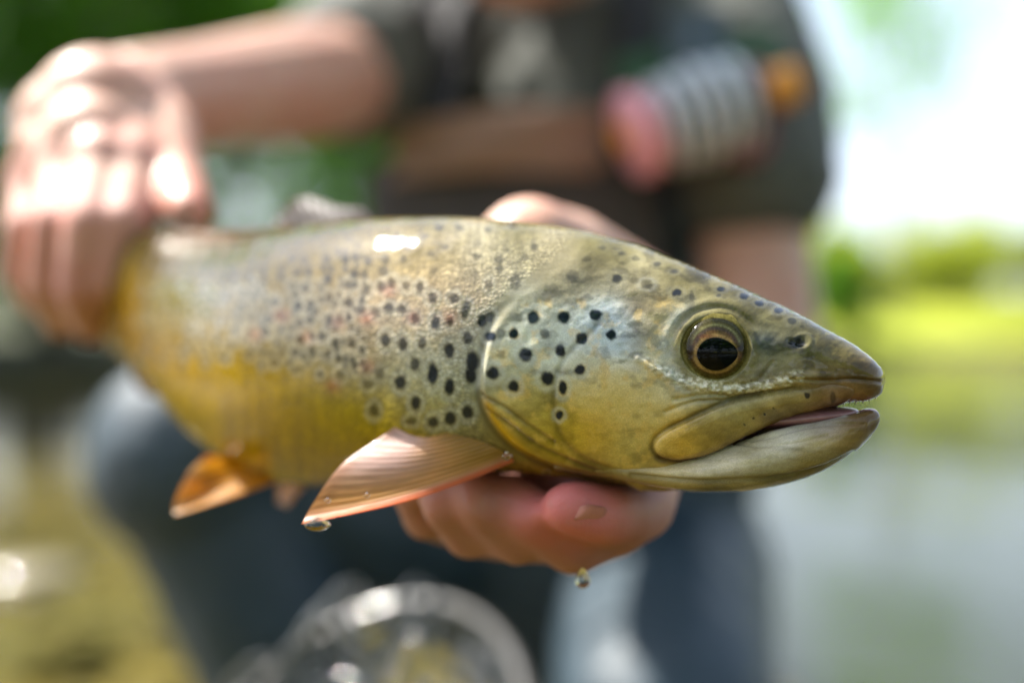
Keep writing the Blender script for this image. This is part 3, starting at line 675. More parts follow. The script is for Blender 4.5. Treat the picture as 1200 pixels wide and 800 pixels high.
# ------------------------------------------------------------------ THE ANGLER
def ball(bm, c, r, seg=14):
    m = Matrix.Translation(c) @ Matrix.Diagonal((r if np.isscalar(r) else r[0], r if np.isscalar(r) else r[1], r if np.isscalar(r) else r[2], 1))
    bmesh.ops.create_icosphere(bm, subdivisions=3 if seg > 12 else 2, radius=1.0, matrix=m)
def limb(bm, pts, seg=10):
    """pts: (Vector, radius in m) chain of overlapping balls"""
    for (a, ra), (b, rb) in zip(pts[:-1], pts[1:]):
        L = (b - a).length; n = max(1, int(L / (0.28 * min(ra, rb))))
        for i in range(n + 1):
            f = i / n; ball(bm, a.lerp(b, f), ra + (rb - ra) * f, seg)
def remesh(bm, name, voxel, iters, mat, parent, disp=None):
    o = bm_obj(name, bm, mat, parent)
    r = o.modifiers.new('r', 'REMESH'); r.mode = 'VOXEL'; r.voxel_size = voxel; r.use_smooth_shade = True
    s = o.modifiers.new('s', 'SMOOTH'); s.factor = 0.5; s.iterations = iters
    bpy.context.view_layer.update(); dg = bpy.context.evaluated_depsgraph_get()
    me = bpy.data.meshes.new_from_object(o.evaluated_get(dg)); old = o.data; o.modifiers.clear(); o.data = me
    bpy.data.meshes.remove(old); me.name = name
    if mat and not me.materials: me.materials.append(mat)
    if disp:
        n = len(me.vertices); co = np.empty(n*3, np.float32); me.vertices.foreach_get('co', co); co = co.reshape(-1, 3)
        nn = np.empty(n*3, np.float32); me.vertex_normals.foreach_get('vector', nn); nn = nn.reshape(-1, 3)
        co = co + nn * disp(co)[:, None]; me.vertices.foreach_set('co', co.astype(np.float32).ravel()); me.update()
    for p in me.polygons: p.use_smooth = True
    return o
PR = empty('person', (0.03, 1.02, -0.12), 'angler crouching in the river in dark t-shirt and waders, holding out the trout', 'person')
def C3(x, y, z): return Vector((x * .01, y * .01, CAMZ + z * .01))   # centimetres from the lens
bm = bmesh.new()
# torso, neck, head
SHL, SHR = C3(21.2, 97, 30), C3(-13, 104, 33)
limb(bm, [(C3(6, 112, -22), .14), (C3(6, 108, 0), .125), (C3(6, 103, 20), .13)])
limb(bm, [(SHR, .062), (C3(6, 101, 27), .10), (SHL, .062)])
limb(bm, [(C3(5, 99, 30), .06), (C3(3, 93, 39), .055)])
HC = C3(0.3, 85, 38.8)
ball(bm, HC + Vector((0, .02, .03)), (.078, .092, .085), 14); ball(bm, HC + Vector((0, -.025, -.035)), (.062, .062, .075), 14)
ball(bm, HC + Vector((0, -.055, -.095)), (.036, .034, .026), 14)                                  # chin
limb(bm, [(HC + Vector((0, -.082, .03)), .009), (HC + Vector((0, -.107, -.015)), .014)])         # nose
for s in (-1, 1):
    ball(bm, HC + Vector((s*.030, -.072, -.005)), (.022, .016, .020), 14); ball(bm, HC + Vector((s*.078, .01, -.005)), (.010, .020, .032), 14)
    limb(bm, [(HC + Vector((s*.012, -.082, .045)), .010), (HC + Vector((s*.05, -.062, .042)), .011)])
for dz, rr in ((-.050, .0075), (-.062, .009)): limb(bm, [(HC + Vector((-.022, -.083, dz)), rr*.7), (HC + Vector((0, -.092, dz)), rr), (HC + Vector((.022, -.083, dz)), rr*.7)])
# right arm (photo left)
EL = P(405, 92, 84); WR = P(160, 120, 57)
limb(bm, [(SHR, .058), (EL, .046)]); limb(bm, [(EL, .047), (EL.lerp(WR, .3), .047), (EL.lerp(WR, .7), .036), (WR, .031)])
# right hand: back of the hand faces the lens, fingers come down round the tail, thumb over its back
mcp = [P(158, 196, 49.0), P(118, 190, 48.6), P(78, 196, 49.4), P(42, 214, 50.6)]
cen = P(120, 135, 53)
for m_, r_m in zip(mcp, (.0135, .014, .0135, .012)):
    limb(bm, [(WR, .031), (WR.lerp(m_, .5), .0235), (m_, r_m + .003)])
limb(bm, [(mcp[0], .0135), (mcp[1], .014), (mcp[2], .0135), (mcp[3], .012)]); ball(bm, cen, .034); ball(bm, P(112, 172, 50.6), .027); ball(bm, P(70, 185, 51.2), .022); ball(bm, P(84, 150, 52.5), .028)
fin_r = [[P(148, 262, 46.0), P(132, 330, 46.2), P(140, 368, 48.2)], [P(108, 262, 45.8), P(96, 338, 46.2), P(108, 380, 48.6)],
         [P(68, 264, 46.8), P(58, 335, 47.4), P(72, 376, 49.8)], [P(32, 270, 48.6), P(28, 322, 49.2), P(40, 352, 51.4)]]
for k, ch in enumerate(fin_r):
    q_ = [.0128, .0130, .0125, .0112][k]; limb(bm, [(mcp[k], q_*1.08), (ch[0], q_), (ch[1], q_*.92), (ch[2], q_*.78)])
limb(bm, [(WR, .024), (P(192, 160, 52.5), .0185), (P(206, 206, 49.5), .0135), (P(216, 236, 47.2), .0125), (P(222, 248, 46.2), .0108)])
# left arm (photo right)
EL2 = C3(21.8, 84, -5.5); WR2 = P(652, 322, 41)
limb(bm, [(SHL, .058), (C3(21.6, 90, 12), .053), (EL2, .045)]); limb(bm, [(EL2, .046), (EL2.lerp(WR2, .3), .045), (EL2.lerp(WR2, .75), .034), (WR2, .029)])
# left hand: palm behind the far flank, fingers curl under the belly, thumb round under the head
heel = P(620, 294, 39.2)
limb(bm, [(WR2, .028), (heel, .022)])
km = [P(705, 560, 36.5), P(650, 580, 36.6), P(596, 580, 37.0), P(545, 560, 37.8)]
for m_ in km: limb(bm, [(heel, .020), (heel.lerp(m_, .5) + Vector((0, .004, 0)), .015), (m_, .0120)])
limb(bm, [(k_, .012) for k_ in km])
lf = [[(706, 622, 33.4, .0104), (672, 636, 30.8, .0096), (622, 604, 29.8, .0088), (596, 580, 30.4, .0075)],
      [(646, 626, 33.8, .0104), (606, 624, 31.0, .0098), (568, 592, 30.0, .0086), (552, 566, 30.6, .0075)],
      [(588, 624, 34.4, .0100), (552, 620, 31.6, .0094), (522, 592, 30.8, .0082), (512, 570, 31.4, .0070)],
      [(528, 612, 35.4, .0090), (500, 605, 33.0, .0080), (482, 578, 32.4, .0070)]]
for k, ch in enumerate(lf):
    limb(bm, [(km[k], .0115)] + [(P(a, b, c), r) for a, b, c, r in ch])
    for a, b, c, r in ch[1:2]: ball(bm, P(a, b, c), r*1.07)
ball(bm, P(640, 574, 32.6), .0115); ball(bm, P(668, 570, 33.0), .0105)
# thumb
limb(bm, [(P(690, 470, 37.6), .017), (P(752, 560, 34.6), .0145), (P(750, 592, 31.6), .0118), (P(732, 602, 30.2), .0100), (P(706, 602, 29.3), .0098), (P(672, 595, 28.7), .0086), (P(664, 594, 28.6), .0078)])
limb(bm, [(P(748, 570, 33.5), .0120), (P(724, 618, 31.6), .0098), (P(694, 630, 31.2), .0092)])
# legs under the waders so that the body is whole
HR, HL = C3(-4, 112, -24), C3(17, 110, -24)
KR, KL = C3(-27, 84, -10), C3(12, 78, -30)
AR, AL = C3(-10, 92, -56), C3(16, 118, -58)
body_o = remesh(bm, 'body', 0.0024, 8, M_HUMAN, PR)

bco = np.empty(len(body_o.data.vertices)*3, np.float32); body_o.data.vertices.foreach_get('co', bco); bco = bco.reshape(-1, 3)
HCOL = np.tile(np.array((0.54, 0.33, 0.235)), (len(bco), 1))
def flush_and_shade(c, rad, col, amt):
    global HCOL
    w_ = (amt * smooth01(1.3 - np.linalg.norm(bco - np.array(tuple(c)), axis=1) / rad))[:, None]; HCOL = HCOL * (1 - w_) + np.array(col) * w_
for ch in fin_r:
    for p_ in ch: flush_and_shade(p_, .022, (0.56, 0.24, 0.19), .7)
for k_ in mcp: flush_and_shade(k_, .02, (0.56, 0.25, 0.20), .75)
flush_and_shade(P(218, 240, 47), .025, (0.56, 0.22, 0.15), .8)
flush_and_shade(P(640, 600, 33), .095, (0.34, 0.13, 0.085), .92)  # hand below the fish tinted dark red-brown for the shade there
flush_and_shade(P(668, 594, 28.4), .022, (0.62, 0.19, 0.18), .95)
flush_and_shade(HC + Vector((0, -.08, -.05)), .04, (0.55, 0.2, 0.14), .8)
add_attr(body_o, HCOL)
# nails
M_NAIL = simple('finger_nail', (0.52, 0.20, 0.16), 0.5, 0.12, 200)
def nail(c, along, out, L, Wd, name='fingernail'):
    along = along.normalized(); out = (out - along * out.dot(along)).normalized(); side = along.cross(out)
    vs = []; n, m_ = 12, 12
    for lay in (0, 1):
        for i in range(n + 1):
            for j in range(m_ + 1):
                a = (i / n - .5) * L; b = (j / m_ - .5) * 2
                wd = Wd * .5 * (max(0.02, 1 - (abs(i / n - .5) * 2) ** 3.2)) ** .5
                h = -0.22 * Wd * (b * b) - 0.06 * L * (i / n - .5) ** 2 - lay * 0.0006
                vs.append(c + along * a + side * (b * wd) + out * h)
    fs = []
    w1 = m_ + 1; o2 = (n + 1) * w1
    for i in range(n):
        for j in range(m_):
            q = [i*w1 + j, i*w1 + j + 1, (i+1)*w1 + j + 1, (i+1)*w1 + j]; fs.append(q); fs.append([x + o2 for x in q[::-1]])
    return mesh_np(name, [tuple(v) for v in vs], fs, M_NAIL, body_o)
nail(P(690, 612, 28.22), P(664, 594, 28.6) - P(706, 602, 29.3), Vector((0.1, -0.55, -0.8)), .0105, .0105)
for k, ch in enumerate(fin_r): nail(ch[2] + Vector((0, -.0088, -.001)), ch[2] - ch[1], Vector((-.1, -1, -.3)), .011, .010)

def cloth_mat(name, col, var=0.25, rough=0.85, weave=900, **kw):
    t = NT(name); p = t.pos(); a = t.noise(p, 9, 4); f = t.noise(p, weave, 3)
    c = t.mix(a, tuple(x*(1-var) for x in col), tuple(x*(1+var) for x in col))
    nb = t.bump(f, 0.35, 0.0006); nb = t.bump(t.noise(p, 14, 4, 0.6), 0.6, 0.012, nb)
    return t.done(t.pbsdf(Base_Color=c, Roughness=rough, Normal=nb, **kw).outputs[0])
M_SHIRT = cloth_mat('shirt_cloth', (0.082, 0.088, 0.076)); M_WADER = cloth_mat('wader_cloth', (0.014, 0.034, 0.050), 0.35, 0.6, 500, Coat_Weight=0.06, Coat_Roughness=0.3)
M_BIB = cloth_mat('wader_bib', (0.038, 0.032, 0.031), 0.3, 0.7); M_TAN = cloth_mat('tan_panel', (0.27, 0.165, 0.115), 0.25, 0.8)
M_STRAP = cloth_mat('dark_webbing', (0.018, 0.018, 0.02), 0.2, 0.8); M_HAIR = cloth_mat('brown_hair', (0.10, 0.055, 0.03), 0.4, 0.7)
def folds(amp, sc=1.0):
    def f(co):
        a = fbm(co[:, 0]*14*sc + co[:, 1]*5 + 40, co[:, 2]*9*sc + co[:, 1]*6 + 40, 71, 3); b = fbm(co[:, 0]*30*sc + 50 + co[:, 2]*14, co[:, 2]*22*sc + 50, 75, 2)
        return amp * ((a - .5) * 2 + (b - .5) * .6)
    return f
bm = bmesh.new()
limb(bm, [(C3(6, 110, -12), .145), (C3(7, 107, 4), .15), (C3(7, 102, 20), .152)])
ball(bm, C3(17, 108, 2), (.11, .10, .2)); ball(bm, C3(18, 106, 14), (.10, .10, .16))
limb(bm, [(SHR, .078), (C3(6, 101, 25), .118), (SHL, .078)]); limb(bm, [(C3(5, 99, 27), .078), (C3(4.5, 98, 32), .066)])
limb(bm, [(SHR, .078), (SHR.lerp(EL, .5), .070), (SHR.lerp(EL, .88), .069)])
limb(bm, [(SHL, .078), (C3(22.0, 91, 22), .072), (C3(21.8, 89, 14.5), .074)])
remesh(bm, 't_shirt', 0.005, 4, M_SHIRT, PR, folds(0.006))
bm = bmesh.new()
limb(bm, [(C3(6, 112, -26), .165), (C3(7, 107, 0), .158), (C3(6, 101, 11), .150)]); ball(bm, C3(17, 108, -4), (.12, .11, .22))
limb(bm, [(HR, .12), (KR, .078), (KR.lerp(AR, .5), .072), (AR, .055), (AR + Vector((-.03, -.12, -.02)), .05)])
limb(bm, [(HL, .12), (HL.lerp(KL, .5), .105), (KL, .088), (AL, .06)])
ball(bm, KR + Vector((0, -.005, 0)), .084)
waders = remesh(bm, 'waders', 0.006, 4, M_WADER, PR, folds(0.008))
def sheet(name, pts, thick, mat, parent, bulge=0.0, n=14):
    """quilt between four corners, bowed outwards, with real thickness"""
    a, b, c, d = pts; vs = []; nrm = (b - a).cross(d - a).normalized()
    if nrm.y > 0: nrm = -nrm
    for lay in (0, 1):
        for i in range(n + 1):
            for j in range(n + 1):
                s, q = i / n, j / n; p = (a.lerp(b, s)).lerp(d.lerp(c, s), q)
                vs.append(tuple(p + nrm * (bulge * (math.sin(math.pi*s) + .0) - lay*thick + .002*math.sin(9*s+7*q))))
    fs = []; w1 = n + 1; o2 = w1*w1
    for i in range(n):
        for j in range(n):
            q = [i*w1+j, i*w1+j+1, (i+1)*w1+j+1, (i+1)*w1+j]; fs.append(q); fs.append([x+o2 for x in q[::-1]])
    rim = [i*w1 for i in range(n+1)] + [n*w1 + j for j in range(1, n+1)] + [i*w1+n for i in range(n-1, -1, -1)] + [j for j in range(n-1, 0, -1)]
    for x, y in zip(rim, rim[1:] + rim[:1]): fs.append([x, y, y+o2, x+o2])
    return mesh_np(name, vs, fs, mat, parent)
sheet('bib', [P(430, 196, 87), P(775, 150, 87), P(780, 340, 87), P(430, 360, 87)], .006, M_BIB, waders, 0.035)
sheet('bib_panel', [P(462, 150, 86), P(725, 128, 85), P(716, 205, 85.4), P(455, 214, 86)], .006, M_TAN, waders, 0.036)
sheet('shoulder_strap', [P(500, -10, 93), P(560, -10, 92), P(536, 150, 84), P(492, 150, 84.5)], .004, M_STRAP, waders, 0.004)
sheet('shoulder_strap', [P(720, -20, 90), P(775, -20, 90), P(768, 170, 83.5), P(722, 160, 83)], .004, M_STRAP, waders, 0.004)
bm = bmesh.new(); ball(bm, HC + Vector((0, .035, .05)), (.086, .096, .082), 14); remesh(bm, 'hair', .004, 3, M_HAIR, PR, folds(.004, 4))
bm = bmesh.new(); ball(bm, HC + Vector((0, -.046, -.090)), (.042, .034, .022), 14)
for s in (-1, 1): limb(bm, [(HC + Vector((s*.030, -.052, -.085)), .020), (HC + Vector((s*.066, -.01, -.045)), .016)])
remesh(bm, 'beard', .003, 3, cloth_mat('reddish_beard', (0.40, 0.19, 0.12), .35, .8), PR, folds(.002, 6))
M_EYEW = simple('human_eye', (0.6, 0.58, 0.55), 0.1, 0.1)
for s in (-1, 1):
    bm = bmesh.new(); ball(bm, HC + Vector((s*.031, -.080, .022)), .0115); bm_obj('eye', bm, M_EYEW, PR)

# things hanging on the chest --------------------------------------------------
def cyl(name, c, axis, r, L, mat, parent, seg=40, inner=0.0, bev=0.12):
    axis = axis.normalized(); u_ = axis.orthogonal().normalized(); v_ = axis.cross(u_)
    prof = [(inner, -L/2), (r*(1-bev), -L/2), (r, -L/2 + r*bev*.5), (r, L/2 - r*bev*.5), (r*(1-bev), L/2), (inner, L/2)]
    vs = [tuple(c + axis*z + (u_*math.cos(2*math.pi*k/seg) + v_*math.sin(2*math.pi*k/seg))*rr) for rr, z in prof for k in range(seg)]
    return mesh_np(name, vs, grid_faces(len(prof), seg), mat, parent, smooth=False)
TP = empty('tippet_holder', P(810, 130, 80), 'stack of pale tippet spools with pink end and orange cap hanging on the chest strap', 'fishing line holder')
ax0, ax1 = P(738, 160, 79), P(905, 106, 80); axd = (ax1 - ax0).normalized()
M_PALE = simple('pale_plastic', (0.66, 0.74, 0.80), 0.35, 0.1, 60); M_PINKP = simple('pink_plastic', (0.80, 0.36, 0.42), 0.35, 0.12, 60)
M_ORP = simple('orange_plastic', (0.72, 0.30, 0.03), 0.4, 0.2, 60); M_REDP = simple('dark_red_plastic', (0.22, 0.05, 0.06), 0.4, 0.2, 60)
M_GREY = simple('dark_line', (0.02, 0.025, 0.03), 0.5, 0.3, 300)
tilt = (axd + Vector((0, 0, 0.02))).normalized()
cyl('post', (ax0 + ax1) / 2, tilt, .006, .13, M_GREY, TP)
sp = cyl('spool', ax0.lerp(ax1, .04), tilt, .036, .016, M_PINKP, TP); sp['label'] = 'pink end spool'
cyl('spool', ax0.lerp(ax1, .14) , tilt, .030, .006, M_PINKP, TP)
for k in range(5):
    s_c = ax0.lerp(ax1, .24 + .13 * k)
    sp = cyl('spool', s_c, tilt, .041 - .002*abs(k-2), .0068, M_PALE, TP); cyl('wound_line', s_c + tilt*.0078, tilt, .030, .0088, M_GREY, sp)
cyl('end_disc', ax0.lerp(ax1, .90), tilt, .026, .012, M_REDP, TP)
cyl('cap', P(912, 104, 79), tilt, .0165, .030, M_ORP, TP); cyl('cap', ax0.lerp(ax1, -.06), tilt, .010, .008, M_ORP, TP)
FP = empty('fly_patch', P(850, 70, 84), 'dark green fly patch pouch behind the stack of tippet spools', 'pouch')
M_GRN = cloth_mat('green_foam', (0.035, 0.095, 0.05), .35, .8); M_BLU = cloth_mat('blue_grey_mesh', (0.08, 0.11, 0.14), .3, .8)
sheet('pouch_body', [P(720, 70, 84.5), P(915, 35, 84.5), P(925, 130, 83.5), P(735, 165, 83.5)], .012, M_GRN, FP, .012)
sheet('pouch_flap', [P(780, 18, 83), P(850, 8, 83), P(850, 70, 82.4), P(784, 80, 82.4)], .004, M_BLU, FP, .006)
RP = empty('retractor', P(868, 155, 81), 'small dark red gear retractor hanging below the orange cap', 'retractor')
cyl('case', P(872, 160, 81), Vector((.1, -1, .1)), .022, .012, M_REDP, RP); cyl('clip', P(872, 130, 81), Vector((.2, -1, .1)), .008, .006, M_GREY, RP)

# ------------------------------------------------------------------ landing net at the angler's knee
LN = empty('landing_net', P(450, 800, 62), 'wet landing net with pale hoop and rubber mesh lying before the knees', 'landing net')
nc = P(402, 925, 58); na, nb2 = .118, .120; nx_ = Vector((.9, .1, .42)).normalized(); ny_ = Vector((-.12, .75, .55)).normalized()
def tube(name, pts, r, mat, parent, seg=12, closed=False):
    pts = [Vector(p) for p in pts]; n = len(pts); vs = []; prev = None
    for i, p in enumerate(pts):
        tdir = (pts[(i+1) % n if closed else min(i+1, n-1)] - pts[i-1 if (closed or i) else 0]).normalized()
        a = tdir.orthogonal().normalized() if prev is None else (prev - tdir*prev.dot(tdir)).normalized(); prev = a; b = tdir.cross(a)
        vs += [tuple(p + (a*math.cos(2*math.pi*k/seg) + b*math.sin(2*math.pi*k/seg))*r) for k in range(seg)]
    f = grid_faces(n, seg).tolist()
    if closed: f += [[(n-1)*seg+k, (n-1)*seg+(k+1) % seg, (k+1) % seg, k] for k in range(seg)]
    return vs, f
M_HOOP = simple('hoop_laminate', (0.07, 0.068, 0.062), 0.22, 0.25, 90, Coat_Weight=0.8, Coat_Roughness=0.06)
hoop = [nc + nx_*na*math.cos(a) + ny_*nb2*math.sin(a) for a in np.linspace(0, 2*math.pi, 90, endpoint=False)]
v_, f_ = tube('hoop', hoop, .0045, None, None, 14, True); mesh_np('hoop', v_, f_, M_HOOP, LN)
t = NT('clear_rubber_mesh'); M_RUB = t.done(t.pbsdf(Base_Color=(0.10, 0.108, 0.115), Roughness=0.10, Coat_Weight=1.0, Coat_Roughness=0.05).outputs[0])
allv, allf = [], []
nzv = nx_.cross(ny_).normalized(); nzv = nzv if nzv.z > 0 else -nzv
def bag(s, a):
    r = math.sin(s * math.pi / 2); dep = (1 - s**3)
    w_ = .012 * math.sin(a*5 + s*7) + .010 * math.sin(a*9 - s*11)
    return nc + nx_*na*s*math.cos(a) + ny_*nb2*s*math.sin(a) - nzv*(.05*dep + .0) + nzv*w_*1.2*(1-s*s)
for ring in np.linspace(.10, .97, 9):
    v_, f_ = tube('', [bag(ring, a) for a in np.linspace(0, 2*math.pi, 64, endpoint=False)], .0018, None, None, 6, True); b0 = len(allv); allv += v_; allf += [[x + b0 for x in q] for q in f_]
for a in np.linspace(0, 2*math.pi, 26, endpoint=False):
    v_, f_ = tube('', [bag(s, a + .15*math.sin(s*6)) for s in np.linspace(.08, .99, 22)], .0018, None, None, 6); b0 = len(allv); allv += v_; allf += [[x + b0 for x in q] for q in f_]
mo = mesh_np('net_mesh', allv, allf, M_RUB, LN); mo['kind'] = 'stuff'
fv, ff_ = [], []
def fold_pt(a, b):
    p = P(262 + 240*a, 812 - 128*math.sin(min(1, a*1.25)*math.pi*.5) + 150*b, 54.5)
    return p + Vector((.007*math.sin(9*b + 5*a), -.012*math.sin(math.pi*a) - .018*abs(math.sin(9*a + 3*b)), .009*math.sin(13*a + 5*b)))
for a in np.linspace(0, 1, 13): v_, f_ = tube('', [fold_pt(a, b) for b in np.linspace(0, 1, 26)], .0015, None, None, 6); b0 = len(fv); fv += v_; ff_ += [[x + b0 for x in q] for q in f_]
for b in np.linspace(0, 1, 9): v_, f_ = tube('', [fold_pt(a, b) for a in np.linspace(0, 1, 40)], .0015, None, None, 6); b0 = len(fv); fv += v_; ff_ += [[x + b0 for x in q] for q in f_]
mo = mesh_np('net_fold', fv, ff_, M_RUB, LN); mo['kind'] = 'stuff'
hv, hf = tube('', [nc - nx_*na*.6 - ny_*nb2*.8, nc - nx_*na*1.1 - ny_*nb2*1.7, nc - nx_*na*1.4 - ny_*nb2*2.4], .012, None, None); mesh_np('handle', hv, hf, M_HOOP, LN)

# ------------------------------------------------------------------ river, banks
def xl(y): return np.interp(y, [-60, 0, 5, 9, 14, 25, 40, 60], [-14, -6.5, -5.6, -4.6, -2.0, 4, 9.5, 12])
def yf(x): return np.interp(x, [-5, 10, 18, 30, 60], [36, 35, 33, 28, 18])
def height(x, y):
    dl = xl(y) - x; df = (y - yf(x)); dr = x - 34
    d = np.maximum(np.maximum(dl, df), np.maximum(dr, -7.5 - y + 0.25 * x))
    h = -0.20 - 1.1 * smooth01((x - .25) / 1.4) + 0.06 * fbm(x * 1.3 + 50, y * 1.3 + 50, 81, 3)
    bank = smooth01((d + 0.2) / 1.0) * 0.55 + smooth01(d / 25) * 1.4 + np.clip(d - 30, 0, None) * 0.03
    bank += smooth01(d / 2) * 0.5 * (fbm(x * .5 + 90, y * .5 + 90, 85, 3) - .3) + smooth01((df) / 7) * 2.2 * (df > 0)
    return h + bank
rs = np.concatenate([[0], np.geomspace(.12, 1500, 190)]); as_ = np.linspace(0, 2*np.pi, 220, endpoint=False)
gx = rs[:, None] * np.cos(as_); gy = rs[:, None] * np.sin(as_)
gz = height(gx, gy)
t = NT('riverbed_and_bank'); p = t.n('ShaderNodeNewGeometry').outputs['Position']
st = t.voro(p, 22, 'F1', 'Color'); sp_ = t.n('ShaderNodeSeparateColor'); t.l(st, sp_.inputs[0]); ed_ = t.ramp(t.voro(p, 22, 'DISTANCE_TO_EDGE'), 0, .12)
bed = t.mix(sp_.outputs[0], (0.12, 0.08, 0.010), (0.22, 0.155, 0.022)); bed = t.mix(t.ramp(t.noise(p, 1.6, 3), .4, .65), bed, (0.11, 0.088, 0.012))
bed = t.mix(ed_, (0.05, 0.045, 0.02), bed)
gr = t.mix(t.ramp(t.noise(p, .35, 4), .35, .65), (0.22, 0.29, 0.008), (0.37, 0.41, 0.012)); gr = t.mix(t.noise(p, 30, 3), gr, t.mix(.5, gr, (0.03, 0.045, 0.01)))
sx = t.n('ShaderNodeSeparateXYZ'); t.l(p, sx.inputs[0]); f_g = t.ramp(sx.outputs[2], .02, .12)
bank_shade = t.ramp(t.math('SUBTRACT', sx.outputs[0], t.math('MULTIPLY', sx.outputs[1], .25)), -1.0, 1.5, 1.0, 0.0)
gr = t.mix(bank_shade, gr, t.mix(t.noise(p, 3, 4), (0.035, 0.032, 0.015), (0.05, 0.065, 0.02)))  # shade under the left bank trees painted into the ground colour
gr = t.mix(t.ramp(sx.outputs[2], .25, .62, 1.0, 0.0), gr, (0.035, 0.035, 0.018))  # dark band along the bank foot: undercut shadow painted in
bed = t.mix(t.ramp(sx.outputs[2], -.75, -.28, 1.0, 0.0), bed, (0.025, 0.034, 0.030)); c = t.mix(f_g, bed, gr)  # bed colour darkened with depth, standing in for light lost in water
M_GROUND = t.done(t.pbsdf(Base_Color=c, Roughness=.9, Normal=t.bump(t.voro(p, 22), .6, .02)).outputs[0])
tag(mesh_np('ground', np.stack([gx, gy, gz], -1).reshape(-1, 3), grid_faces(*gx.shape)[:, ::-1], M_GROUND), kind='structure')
t = NT('river_water'); p = t.n('ShaderNodeNewGeometry').outputs['Position']
mp = t.n('ShaderNodeMapping'); mp.inputs['Scale'].default_value = (1, .6, 1); t.l(p, mp.inputs[0])
nb = t.bump(t.noise(mp.outputs[0], 1.8, 3), .35, .05); nb = t.bump(t.noise(mp.outputs[0], 11, 3, .5), .30, .010, nb)
fr = t.n('ShaderNodeFresnel'); fr.inputs[0].default_value = 1.333; t.l(nb, fr.inputs['Normal'])
g = t.n('ShaderNodeBsdfGlossy'); g.inputs['Roughness'].default_value = .05; t.l(nb, g.inputs['Normal'])
tr = t.n('ShaderNodeBsdfTransparent'); tr.inputs[0].default_value = (0.86, 0.88, 0.74, 1)
mx = t.n('ShaderNodeMixShader'); t.l(fr.outputs[0], mx.inputs[0]); t.l(tr.outputs[0], mx.inputs[1]); t.l(g.outputs[0], mx.inputs[2])
M_WATER = t.done(mx.outputs[0])
wr = np.concatenate([[0], np.geomspace(.3, 1200, 40)]); wa = np.linspace(0, 2*np.pi, 96, endpoint=False)
tag(mesh_np('water', np.stack([wr[:, None]*np.cos(wa), wr[:, None]*np.sin(wa), 0*wr[:, None]*wa], -1).reshape(-1, 3), grid_faces(41, 96)[:, ::-1], M_WATER), kind='structure')
# pebbles on the bed
bmp = bmesh.new(); bmesh.ops.create_icosphere(bmp, subdivisions=1, radius=1); bmp.verts.ensure_lookup_table()
iv = np.array([tuple(v.co) for v in bmp.verts]); bmp.faces.ensure_lookup_table(); fi_ = np.array([[v.index for v in f.verts] for f in bmp.faces]); bmp.free()
pv, pf = [], []
for k in range(2600):
    y = rng.uniform(.5, 7) ** 1.0; x = rng.uniform(-.75*y - .4, .75*y + .4)
    if xl(y) - x > -.3 or x > .8: continue
    r = rng.uniform(.012, .045); sc_ = np.array([r*rng.uniform(.8, 1.4), r*rng.uniform(.8, 1.4), r*.45]); a = rng.uniform(0, 6.3)
    q = iv * sc_ * (1 + .15*rng.standard_normal((len(iv), 1))); q = q @ np.array([[math.cos(a), -math.sin(a), 0], [math.sin(a), math.cos(a), 0], [0, 0, 1]])
    pf.append(fi_ + len(pv)*len(iv)); pv.append(q + np.array([x, y, float(height(x, y)) + r*.15]))
tag(mesh_np('pebbles', np.concatenate(pv), np.concatenate(pf), simple('pebble_stone', (0.13, 0.095, 0.025), .7, .45, 6)), kind='stuff')

bm = bmesh.new(); bmesh.ops.create_icosphere(bm, subdivisions=4, radius=1)
for v__ in bm.verts: v__.co = Vector((v__.co.x*.11, v__.co.y*.10, v__.co.z*.034)) * (1 + .02*math.sin(v__.co.x*3 + 1))
ws = bm_obj('glint_stone', bm, simple('glint_stone', (0.16, 0.13, 0.06), .35, .3, 14, Coat_Weight=1.0, Coat_Roughness=.03)); ws.location = (-1.0, 2.05, .0)  # stone added, its low dome shaped to throw a sun glint
tag(ws, 'smooth wet stone just breaking the surface at lower left, added to throw a bright glint', 'stone')
# ------------------------------------------------------------------ trees and bushes
def leaf_mat(name, a, b, trans=.45):
    t = NT(name); gi = t.n('ShaderNodeNewGeometry'); r = gi.outputs['Random Per Island']
    c = t.mix(r, a, b); b_ = t.pbsdf(Base_Color=c, Roughness=.45)
    tl = t.n('ShaderNodeBsdfTranslucent'); t.l(t.mix(.5, c, t.mix(1.0, c, (1.4, 1.5, .3), 'MULTIPLY')), tl.inputs[0])
    m = t.n('ShaderNodeMixShader'); m.inputs[0].default_value = trans; t.l(b_.outputs[0], m.inputs[1]); t.l(tl.outputs[0], m.inputs[2])
    return t.done(m.outputs[0])
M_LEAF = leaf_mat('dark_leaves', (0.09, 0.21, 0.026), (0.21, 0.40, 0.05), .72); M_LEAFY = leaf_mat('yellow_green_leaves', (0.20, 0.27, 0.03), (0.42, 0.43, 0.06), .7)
M_BARK = simple('bark', (0.10, 0.08, 0.06), .9, .4, 8, .8, .02)
